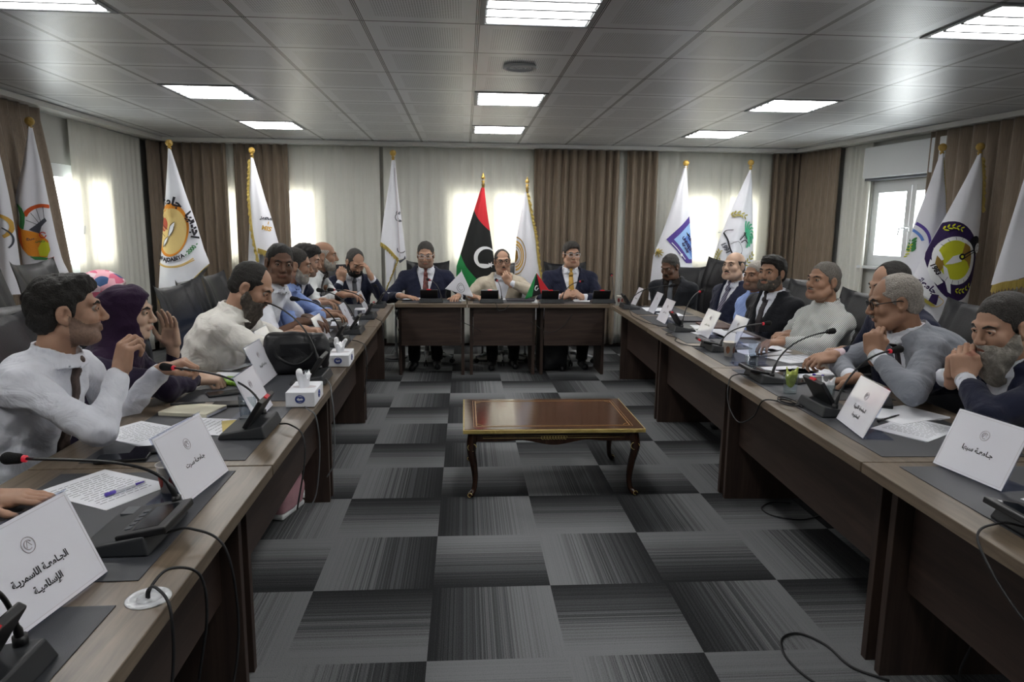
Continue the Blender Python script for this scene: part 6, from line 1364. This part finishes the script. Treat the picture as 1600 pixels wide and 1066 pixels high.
F.patch('emblem', [('violet_print', 'poly', [(1082, 336), (1045, 373), (1078, 410), (1089, 410), (1087, 380)]), ('light_blue', 'poly', [(1082.5, 347), (1056, 373), (1083, 404), (1088, 404), (1086, 375)]), ('white_print', 'line', ([(1053, 378), (1076, 404)], 1.2)), ('blue_print', 'poly', [(1083, 362), (1087, 380), (1089, 404), (1086, 400), (1072, 372)]), ('black_print', 'poly', [(1076, 361), (1082, 366), (1084, 371), (1078, 366)]), ('indigo', 'text', ('UNIVERSITY', 1079, 384, 6.5, 52)), ('indigo', 'text', (arabic('جامعة'), 1074, 387, 8, 52)), ('indigo', 'text', ('LIBYA', 1084, 376, 6, 54)), ('white_print', 'ellipse', (1068.5, 397, 2.4, 2.4))])
mb = MB()
for q in range(9): a_ = q * .7; mb.tube([F.px(1033, 392, .01), F.px(1033 + 8 * math.cos(a_), 394 + 7 * math.sin(a_), .022)], [.012, .004], 6)
mb.sphere(F.px(1033, 392, .02), .022, 10, 8); mb.build('gold_rosette', MAT['gold_fringe'], F.t, smooth=True)
F = Flag('white flag with a green palm tree and wheat ears before the bright sheer', 1173.5, 253, 8.2, [(266, 1172, 1174.5), (285, 1164, 1177), (326, 1147, 1181), (376, 1130, 1185), (408, 1122, 1187.5), (470, 1116, 1190)], folds=1.6, amp=.010, seed=9); F.cloth()
palm = [('palm_green', 'line', ([(1170, 367), (1171 + 9 * math.cos(a), 363 + 12 * math.sin(a)), (1170 + 15 * math.cos(a + .25), 365 + 21 * math.sin(a + .25))], 2.4)) for a in (-1.9, -1.5, -1.1, -.7, -.3, .1, .5, .9, 1.2)]
F.patch('emblem', palm + [('black_print', 'line', ([(1159, 374), (1164, 369), (1169, 362)], 1.8)), ('black_print', 'line', ([(1166, 362), (1171, 372)], 1.6)), ('black_print', 'line', ([(1161, 378), (1168, 374), (1173, 379)], 1.6)), ('black_print', 'line', ([(1149, 358), (1140, 359), (1136, 363)], 1.0)), ('black_print', 'line', ([(1136, 363), (1141, 373), (1144, 386), (1149, 398)], 2.2)), ('dark_grey_print', 'line', ([(1145, 380), (1156, 376), (1162, 384), (1163, 392), (1158, 400)], .7)), ('dark_grey_print', 'line', ([(1157, 400), (1163, 394)], 1.3)), ('dark_grey_print', 'text', ('1991', 1136, 388, 9, 62)), ('olive', 'ear', ([(1145, 336), (1155, 333), (1168, 338)], 4.2)), ('olive', 'ear', ([(1162, 418), (1174, 408), (1185, 394)], 4.6)), ('olive', 'ear', ([(1124, 406), (1127, 398), (1131, 390)], 3.4)), ('olive', 'line', ([(1130, 402), (1134, 416), (1142, 424)], 1.2))])
# right wall
F = Flag('white flag with violet arcs and gold fringe beside the shutter box window', 1473, 229, 6.1, [(240, 1470.5, 1475), (254, 1466.5, 1478), (299, 1455, 1486), (338, 1444, 1491), (404, 1428, 1498), (480, 1416, 1504)], folds=1.3, amp=.012, seed=10); F.cloth()
F.patch('emblem', [('violet_print', 'arc', (1427, 384, 31, 35, -62, 18, 1.25)), ('blue_print', 'arc', (1427, 384, 22, 25.5, -62, -18, 1.25)), ('leaf_green', 'ear', ([(1436, 392), (1436, 384), (1437, 372)], 6)), ('lime', 'ear', ([(1427, 402), (1432, 392), (1435, 380)], 3.5)), ('cyan_print', 'poly', [(1418, 424), (1431, 424), (1430, 434), (1420, 440)])])
F.fringe('fringe', [(1475, 246), (1481, 280), (1486, 305), (1490, 332)], (-1, .1), 5)
F = Flag('white flag with a dark emblem reading 1983 around a yellow disc', 1532, 228, 5.9, [(240, 1530, 1534), (278, 1515, 1541), (333, 1491, 1546), (378, 1470, 1546), (443, 1444, 1543), (478, 1434, 1541), (540, 1424, 1540)], folds=1.2, amp=.010, seed=11); F.cloth()
F.patch('emblem', [('indigo', 'ellipse', (1502, 407, 40, 63, -10)), ('black_print', 'ellipse', (1534, 382, 13, 15)), ('white_print', 'ellipse', (1502, 406, 33, 38, -12)), ('white_print', 'poly', [(1467, 404), (1463, 420), (1467, 436), (1476, 445), (1484, 440), (1474, 426), (1472, 410)]), ('lime', 'ellipse', (1501, 405, 26, 31, -10)), ('bronze', 'poly', [(1509, 400), (1514, 378), (1523, 384), (1527, 400), (1526, 418), (1520, 408)]), ('bronze', 'poly', [(1476, 392), (1472, 410), (1478, 424), (1484, 414), (1481, 402)]), ('white_print', 'poly', [(1485, 412), (1496, 399), (1509, 395), (1510, 407), (1496, 411)]), ('white_print', 'poly', [(1480, 406), (1473, 396), (1471, 386), (1478, 392), (1483, 404)]), ('white_print', 'poly', [(1482, 413), (1488, 418), (1494, 438), (1496, 458), (1491, 455), (1485, 436)]), ('black_print', 'ellipse', (1510, 399.5, 5, 5)), ('lime', 'ellipse', (1510, 399.5, 2.2, 2.2)), ('black_print', 'line', ([(1512, 397), (1522, 392), (1533, 388)], 2.2)), ('black_print', 'line', ([(1513, 402), (1523, 396), (1533, 391)], 1.4)), ('white_print', 'ellipse', (1538, 386, 6, 8)), ('dark_grey_print', 'arc', (1538, 386, 3.5, 4.2, 0, 350)), ('black_print', 'text', ('1983', 1469, 421, 9.5, 62)), ('lime', 'ear', ([(1482, 358), (1494, 353), (1508, 357)], 4)), ('lime', 'ear', ([(1500, 452), (1514, 453), (1530, 444)], 4)),
    ('white_print', 'poly', [(1450, 432), (1446, 446), (1454, 460), (1470, 470), (1476, 462), (1464, 452), (1455, 440)]), ('indigo', 'text', (arabic('جامعة'), 1459, 449, 12, 42)), ('indigo', 'poly', [(1467, 458), (1477, 460), (1474, 476), (1462, 471)]), ('olive', 'poly', [(1450, 460), (1464, 470), (1473, 477), (1468, 479), (1454, 469)]), ('pale_gold', 'line', ([(1476, 462), (1484, 470), (1476, 478), (1466, 478)], 1.2))] + [('dark_grey_print', 'line', ([(1502 + 27 * math.cos(a), 405 + 32 * math.sin(a)), (1502 + 33 * math.cos(a), 406 + 38 * math.sin(a))], .6)) for a in np.linspace(-2.4, 2.2, 15)])
F.fringe('fringe', [(1534, 246), (1541, 280), (1546, 330)], (.8, .1), 4)
F = Flag('white flag with gold fringe cut off by the right edge of the picture', 1616, 226, 5.3, [(240, 1614, 1618), (320, 1599, 1630), (435, 1577, 1644), (470, 1572, 1648)], bottom=lin((0, 446), (1, 420)), folds=1.2, amp=.012, seed=12); F.cloth(); F.fringe('fringe', [(1576, 446), (1588, 440), (1606, 436), (1630, 428)], (-.1, 1), 13)
# ============================ THE PEOPLE ROUND THE TABLE ============================
def seated(label, chair_label, head, facing, chair=True, back=.02, name='person', armrests=False, **k):
    root, arm, org = build_person(name, label, head, facing, **k)
    if chair:
        f = math.radians(facing); d = np.array([-math.sin(f), math.cos(f)]); c = org[:2] - d * back; place_chair(c[0], c[1], facing, chair_label, armrests)
    return root
FX = dict(pole=(.4, -.3, -1))
def A(u, v, y, f=(0, 1, 0), b=(0, 0, 1), pose='relaxed', pole=None, x=None):
    w = at_y(u, v, y) if x is None else at_x(u, v, x); w[2] = max(w[2], TABLE_Z + .044); d = dict(w=w, f=f, b=b, pose=pose)
    if pole is not None: d['pole'] = pole
    return d
def Tz(u, v, z, **k): return dict(w=at_z(u, v, z), **k)
# --- left row, near to far
seated('person at the left edge with only a resting hand and dark sleeve in view', 'black office chair outside the left edge of the picture', (-1.78, 1.78, 1.22), -90, lean=12, look=(0, -10, 0), armrests=True, near=True, top='jacket', top_mat='navy_suit', hair='short', skin='skin_mid', seed=21,
       arms={'L': Tz(-18, 778, .785, f=(-.10, 1, -.04), b=(0, 0, 1), pose='flat', pole=(-.5, -.3, -.8)), 'R': dict(w=(-1.45, 1.45, .80), f=(-.4, 1, 0), b=(0, 0, 1), pose='relaxed')})
seated('young man in a white shirt and dark tie, seen in profile, gesturing with both hands', 'black office chair behind the young man in the white shirt and tie', at_y(106, 487, 2.5), -88, lean=26, look=(26, 0, 0), near=True, top='shirt', top_mat='white_shirt', tie_mat='tie_brown', hair='thick', beard='stubble', beard_mat='stubble', skin='skin_mid', seed=2, fat=.15, face_w=.95,
       arms={'R': A(188, 578, 2.5, f=(-.05, .25, 1), b=(.75, -.5, .1), pose='grip', pole=(.25, -.1, -1)), 'L': A(256, 577, 2.85, f=(-.15, 1, .35), b=(.1, -.2, 1), pose='grip', pole=(-.3, -.1, -1))})
seated('woman in a dark purple headscarf and plum robe raising one open hand', 'black office chair behind the woman in the purple headscarf', at_y(199, 489, 3.08), -88, lean=18, look=(5, -5, 0), armrests=True, near=True, top='robe', top_mat='plum_robe', trousers='plum_robe', hijab='purple_cloth', female=True, skin='skin_light', seed=3, collar=False, s=.97,
       arms={'L': A(270, 541, 3.3, f=(.05, -.05, 1), b=(-1, .15, 0), pose='open', pole=(-.4, .2, -1)), 'R': A(312, 592, 3.24, f=(-.2, 1, -.05), b=(.2, 0, 1), pose='fist', pole=(.5, -.1, -.8))})
seated('woman in a pink floral headscarf, almost hidden behind the purple headscarf', 'black office chair hidden behind the woman in the floral headscarf', at_y(166, 462, 3.55), -95, lean=6, look=(10, -8, 0), top='robe', top_mat='dark_suit', trousers='dark_suit', hijab='floral_scarf', female=True, skin='skin_light', seed=4, collar=False, s=.95)
seated('grey bearded man in a short-sleeved white shirt looking down at the desk', 'black office chair standing empty behind the bearded man in the white shirt', at_y(394, 449, 3.86), -88, lean=26, look=(-4, -30, 0), near=True, legdx=-.13, top='shirt', top_mat='cream_shirt', sleeve='short', hair='receding', hair_mat='hair_black', beard='long', beard_mat='beard_salt', skin='skin_mid', seed=5, fat=.75, s=1.06, back=.10,
       arms={'R': A(466, 524, 3.9, f=(-.15, 1, -.05), pose='relaxed', pole=(.6, -.2, -.8)), 'L': A(474, 516, 4.1, f=(.2, 1, 0), pose='grip', pole=(-.6, -.2, -.8))})
seated('dark skinned man in a short-sleeved white shirt turning to the camera', 'black office chair behind the man turning to the camera', at_y(437, 412, 4.62), -96, lean=32, look=(-56, -8, -6), top='shirt', top_mat='white_shirt', sleeve='short', hair='crop', hair_mat='hair_black', skin='skin_dark', seed=6, s=1.04, lid=.2,
       arms={'R': A(474, 503, 4.5, f=(-.3, 1, -.05), pose='relaxed', pole=(.6, -.2, -.8)), 'L': A(482, 497, 4.8, f=(.3, 1, 0), pose='relaxed', pole=(-.6, -.2, -.8))})
seated('grey haired man in a light blue shirt, seen in profile with hands on the desk', 'black office chair behind the man in the light blue shirt', at_y(463, 415, 5.2), -88, lean=36, look=(12, -10, 0), top='shirt', top_mat='blue_shirt', hair='short', hair_mat='hair_dark_grey', beard='full', beard_mat='beard_grey', skin='skin_tan', seed=7, s=1.03,
       arms={'R': A(507, 492, 5.0, f=(-.2, 1, 0), pose='relaxed', pole=(.6, -.2, -.8)), 'L': A(512, 488, 5.25, f=(.2, 1, 0), pose='relaxed', pole=(-.6, -.2, -.8))})
seated('dark haired man in a navy suit bending over his desk, left row', 'black office chair behind the navy suited man of the left row', at_y(479, 407, 5.82), -90, lean=34, look=(2, -14, 0), top='jacket', top_mat='navy_suit', shirt_mat='white_shirt', hair='thick', hair_mat='hair_black', beard='stubble', beard_mat='stubble', skin='skin_mid', seed=8, s=1.05,
       arms={'R': A(496, 473, 5.75, f=(-.3, 1, 0), pose='relaxed', pole=(.6, -.2, -.8)), 'L': A(508, 470, 5.95, f=(.2, 1, 0), pose='relaxed', pole=(-.6, -.2, -.8))})
seated('bald man in a white jacket over a dark shirt, seen in profile', 'black office chair behind the bald man in the white jacket', at_y(507, 400, 6.42), -92, lean=33, look=(8, -4, 0), top='jacket', top_mat='white_jacket', shirt_mat='dark_shirt', hair='fringe', hair_mat='hair_light_grey', beard='full', beard_mat='beard_grey', skin='skin_tan', seed=9, s=1.04,
       arms={'R': A(535, 461, 5.95, f=(-.2, 1, 0), pose='relaxed', pole=(.6, -.2, -.8)), 'L': A(541, 458, 6.2, f=(.2, 1, 0), pose='relaxed', pole=(-.6, -.2, -.8))})
seated('man in a dark suit bowing his head with one hand to his brow', 'black office chair behind the man with a hand to his brow', at_y(555, 410, 7.12), -152, lean=16, look=(6, -32, 0), top='jacket', top_mat='navy_suit', shirt_mat='white_shirt', tie_mat='tie_grey', hair='receding', hair_mat='hair_dark_grey', beard='full', beard_mat='hair_black', skin='skin_mid', seed=10, s=1.04,
       arms={'R': A(533, 438, 6.98, f=(-.1, .3, 1), b=(.3, .9, 0), pose='grip', pole=(.5, 0, -1)), 'L': A(579, 431, 7.0, f=(.35, -.2, 1), b=(-.8, .5, .2), pose='relaxed', pole=(-.6, .1, -1))})
# --- head table
seated('man in a navy suit and patterned maroon tie at the left of the head table', 'black office chair behind the man in the patterned tie', at_y(665, 398, 7.6), 180, lean=9, look=(0, -14, 0), armrests=True, top='jacket', top_mat='navy_suit', shirt_mat='white_shirt', tie_mat='tie_maroon', hair='short', hair_mat='hair_dark_grey', beard='stubble', beard_mat='beard_grey', glasses='chrome', skin='skin_mid', seed=11, s=1.11, visible_legs=True, shoulder=1.08,
       arms={'R': A(627, 466, 7.3, f=(-.9, .4, -.05), pose='flat', pole=(.8, -.2, -.6)), 'L': A(716, 470, 7.3, f=(.3, 1, 0), pose='relaxed', pole=(-.8, -.2, -.6))})
seated('man in a beige jacket and dark glasses resting his chin on his hand', 'black office chair behind the man in the beige jacket', at_y(785, 409, 7.62), 180, lean=10, look=(4, -4, 3), armrests=True, top='jacket', top_mat='beige_jacket', shirt_mat='white_shirt', hair='receding', hair_mat='hair_dark_grey', glasses='black_plastic', beard='moustache', beard_mat='hair_dark_grey', skin='skin_mid', seed=12, s=1.07, visible_legs=True, shoulder=1.05,
       arms={'R': A(738, 467, 7.3, f=(-.8, .6, -.05), pose='relaxed', pole=(.8, -.2, -.6)), 'L': A(796, 442, 7.43, f=(.55, -.1, .85), b=(.3, 1, .1), pose='grip', pole=(-.4, 0, -1))})
seated('man in a navy suit and yellow tie with clasped hands at the head table', 'black office chair behind the man in the yellow tie', at_y(893, 398, 7.6), 180, lean=8, look=(7, -5, 0), armrests=True, top='jacket', top_mat='navy_suit', shirt_mat='white_shirt', tie_mat='tie_yellow', hair='thick', hair_mat='hair_dark_grey', glasses='chrome', skin='skin_mid', seed=13, s=1.11, visible_legs=True, shoulder=1.12,
       arms={'R': A(878, 468, 7.3, f=(-.75, .35, .35), b=(.1, .7, .7), pose='clasp', pole=(.8, -.1, -.7)), 'L': A(909, 468, 7.3, f=(.75, .35, .35), b=(-.1, .7, .7), pose='clasp', pole=(-.8, -.1, -.7))})
# --- right row, far to near
seated('man in a black suit looking down at the far right corner', 'black office chair behind the man in the black suit at the far corner', at_y(1047, 417, 7.15), 145, lean=14, look=(-14, -24, 0), top='jacket', top_mat='charcoal_suit', shirt_mat='dark_shirt', tie_mat='tie_grey', hair='short', hair_mat='hair_dark_grey', beard='moustache', beard_mat='hair_dark_grey', skin='skin_dark', seed=14, s=1.04)
seated('stout balding man in a navy suit and striped tie leaning back', 'black office chair behind the stout man in the striped tie', at_y(1147, 416, 6.2), 112, lean=2, look=(10, 2, 0), top='jacket', top_mat='navy_suit', shirt_mat='white_shirt', tie_mat='tie_striped', hair='bald', hair_mat='hair_dark_grey', beard='moustache', beard_mat='hair_black', skin='skin_light', seed=15, fat=.7, s=1.05, shoulder=1.08, face_w=1.12)
seated('grey haired man in a blue shirt, half hidden behind the dark suited bearded man', 'black office chair hidden behind the man in the blue shirt', at_y(1180, 431, 5.66), 108, lean=4, look=(10, -2, 0), top='shirt', top_mat='blue_shirt', hair='short', hair_mat='hair_light_grey', beard='stubble', beard_mat='beard_grey', skin='skin_tan', seed=16, fat=.4)
seated('man with a short dark beard in a dark suit and white collar, right row', 'black office chair behind the bearded man in the dark suit', at_y(1206, 427, 5.1), 108, lean=6, look=(16, 0, 0), legdx=-.10, top='jacket', top_mat='dark_suit', shirt_mat='white_shirt', tie_mat='tie_dark', hair='thick', hair_mat='hair_black', beard='full', beard_mat='beard_salt', skin='skin_tan', seed=17, s=1.04, shoulder=1.08)
seated('grey haired man in a striped shirt leaning back with arms on the desk', 'black office chair behind the man in the striped shirt', at_y(1286, 440, 4.35), 100, lean=-2, look=(8, 2, 0), armrests=True, top='shirt', top_mat='striped_shirt', hair='short', hair_mat='hair_grey', beard='moustache', beard_mat='hair_grey', skin='skin_tan', seed=18, fat=.7, s=1.02, shoulder=1.05,
       arms={'L': A(1222, 533, 4.05, f=(.1, 1, -.1), pose='relaxed', pole=(-.7, -.2, -.5)), 'R': A(1232, 522, 4.5, f=(-.2, 1, 0), pose='relaxed', pole=(.7, -.2, -.5))})
seated('dark haired man in a navy suit hidden behind the grey suited man, holding a pen', 'black office chair hidden behind the man holding a pen', at_y(1390, 446, 3.68), 92, lean=16, look=(0, -16, 0), legdx=-.12, top='jacket', top_mat='navy_suit', shirt_mat='pink_shirt', hair='receding', hair_mat='hair_black', skin='skin_mid', seed=19, s=1.02,
       arms={'L': A(1302, 556, 3.42, f=(.05, 1, -.2), b=(-.4, 0, 1), pose='pinch', pole=(-.6, -.2, -.8)), 'R': A(1318, 548, 3.8, f=(-.2, 1, 0), pose='relaxed', pole=(.6, -.2, -.8))})
seated('grey haired man in glasses and a grey suit, chin on his fist, writing', 'black office chair behind the man in the grey suit', at_y(1397, 472, 3.1), 80, lean=34, look=(-8, -14, 0), near=True, top='jacket', top_mat='grey_suit', shirt_mat='white_shirt', tie_mat='tie_dark', hair='receding', hair_mat='hair_light_grey', glasses='black_plastic', beard='moustache', beard_mat='hair_grey', skin='skin_tan', seed=20, fat=.3, s=1.03, watch=-1,
       arms={'L': A(1366, 553, 2.95, f=(.1, .12, 1), b=(-.75, .6, 0), pose='fist', pole=(-.2, -.3, -1)), 'R': A(1330, 592, 3.2, f=(.1, 1, -.25), b=(.4, 0, 1), pose='pinch', pole=(.6, -.2, -.8))})
pen(at_y(1290, 580, 3.08), at_y(1322, 602, 3.0), 'pen held in the writing hand of the grey suited man', 'black_pen', z=TABLE_Z + .03)
pen(at_y(1272, 562, 3.38), at_y(1290, 572, 3.36), 'pen held by the man in the pink shirt and navy suit', 'purple_pen', z=TABLE_Z + .03)
seated('man with a long grey beard in a navy suit pressing clasped hands to his mouth', 'black office chair behind the man with the long grey beard', at_y(1566, 511, 2.56), 82, lean=24, look=(16, -16, 0), armrests=True, near=True, top='jacket', top_mat='navy_suit', shirt_mat='white_shirt', hair='short', hair_mat='hair_dark_grey', beard='long', beard_mat='beard_grey', skin='skin_mid', seed=22, fat=.4, s=1.06, watch=-1, ring=1,
       arms={'R': A(1487, 588, 2.68, f=(-.15, .12, 1), b=(.75, .6, .1), pose='clasp', pole=(.6, -.1, -1)), 'L': A(1507, 592, 2.56, f=(.18, .10, 1), b=(-.75, .6, .1), pose='clasp', pole=(-.6, -.1, -1))})
# --- chairs nobody sits on
c = at_y(16, 440, 3.95); place_chair(c[0] + .20, 3.95, -80, 'empty black office chair at the left edge below the leaf flag').scale = (1.1, 1.1, 1.13)
c = at_y(82, 440, 4.75); place_chair(c[0] + .25, 4.75, -85, 'second empty black office chair by the left wall, farther from the camera').scale = (1.1, 1.1, 1.13)
c = at_y(1092, 430, 6.35); place_chair(c[0] + .06, 6.66, 105, 'empty black office chair between the two suited men at the far right').scale = (1.1, 1.1, 1.1)
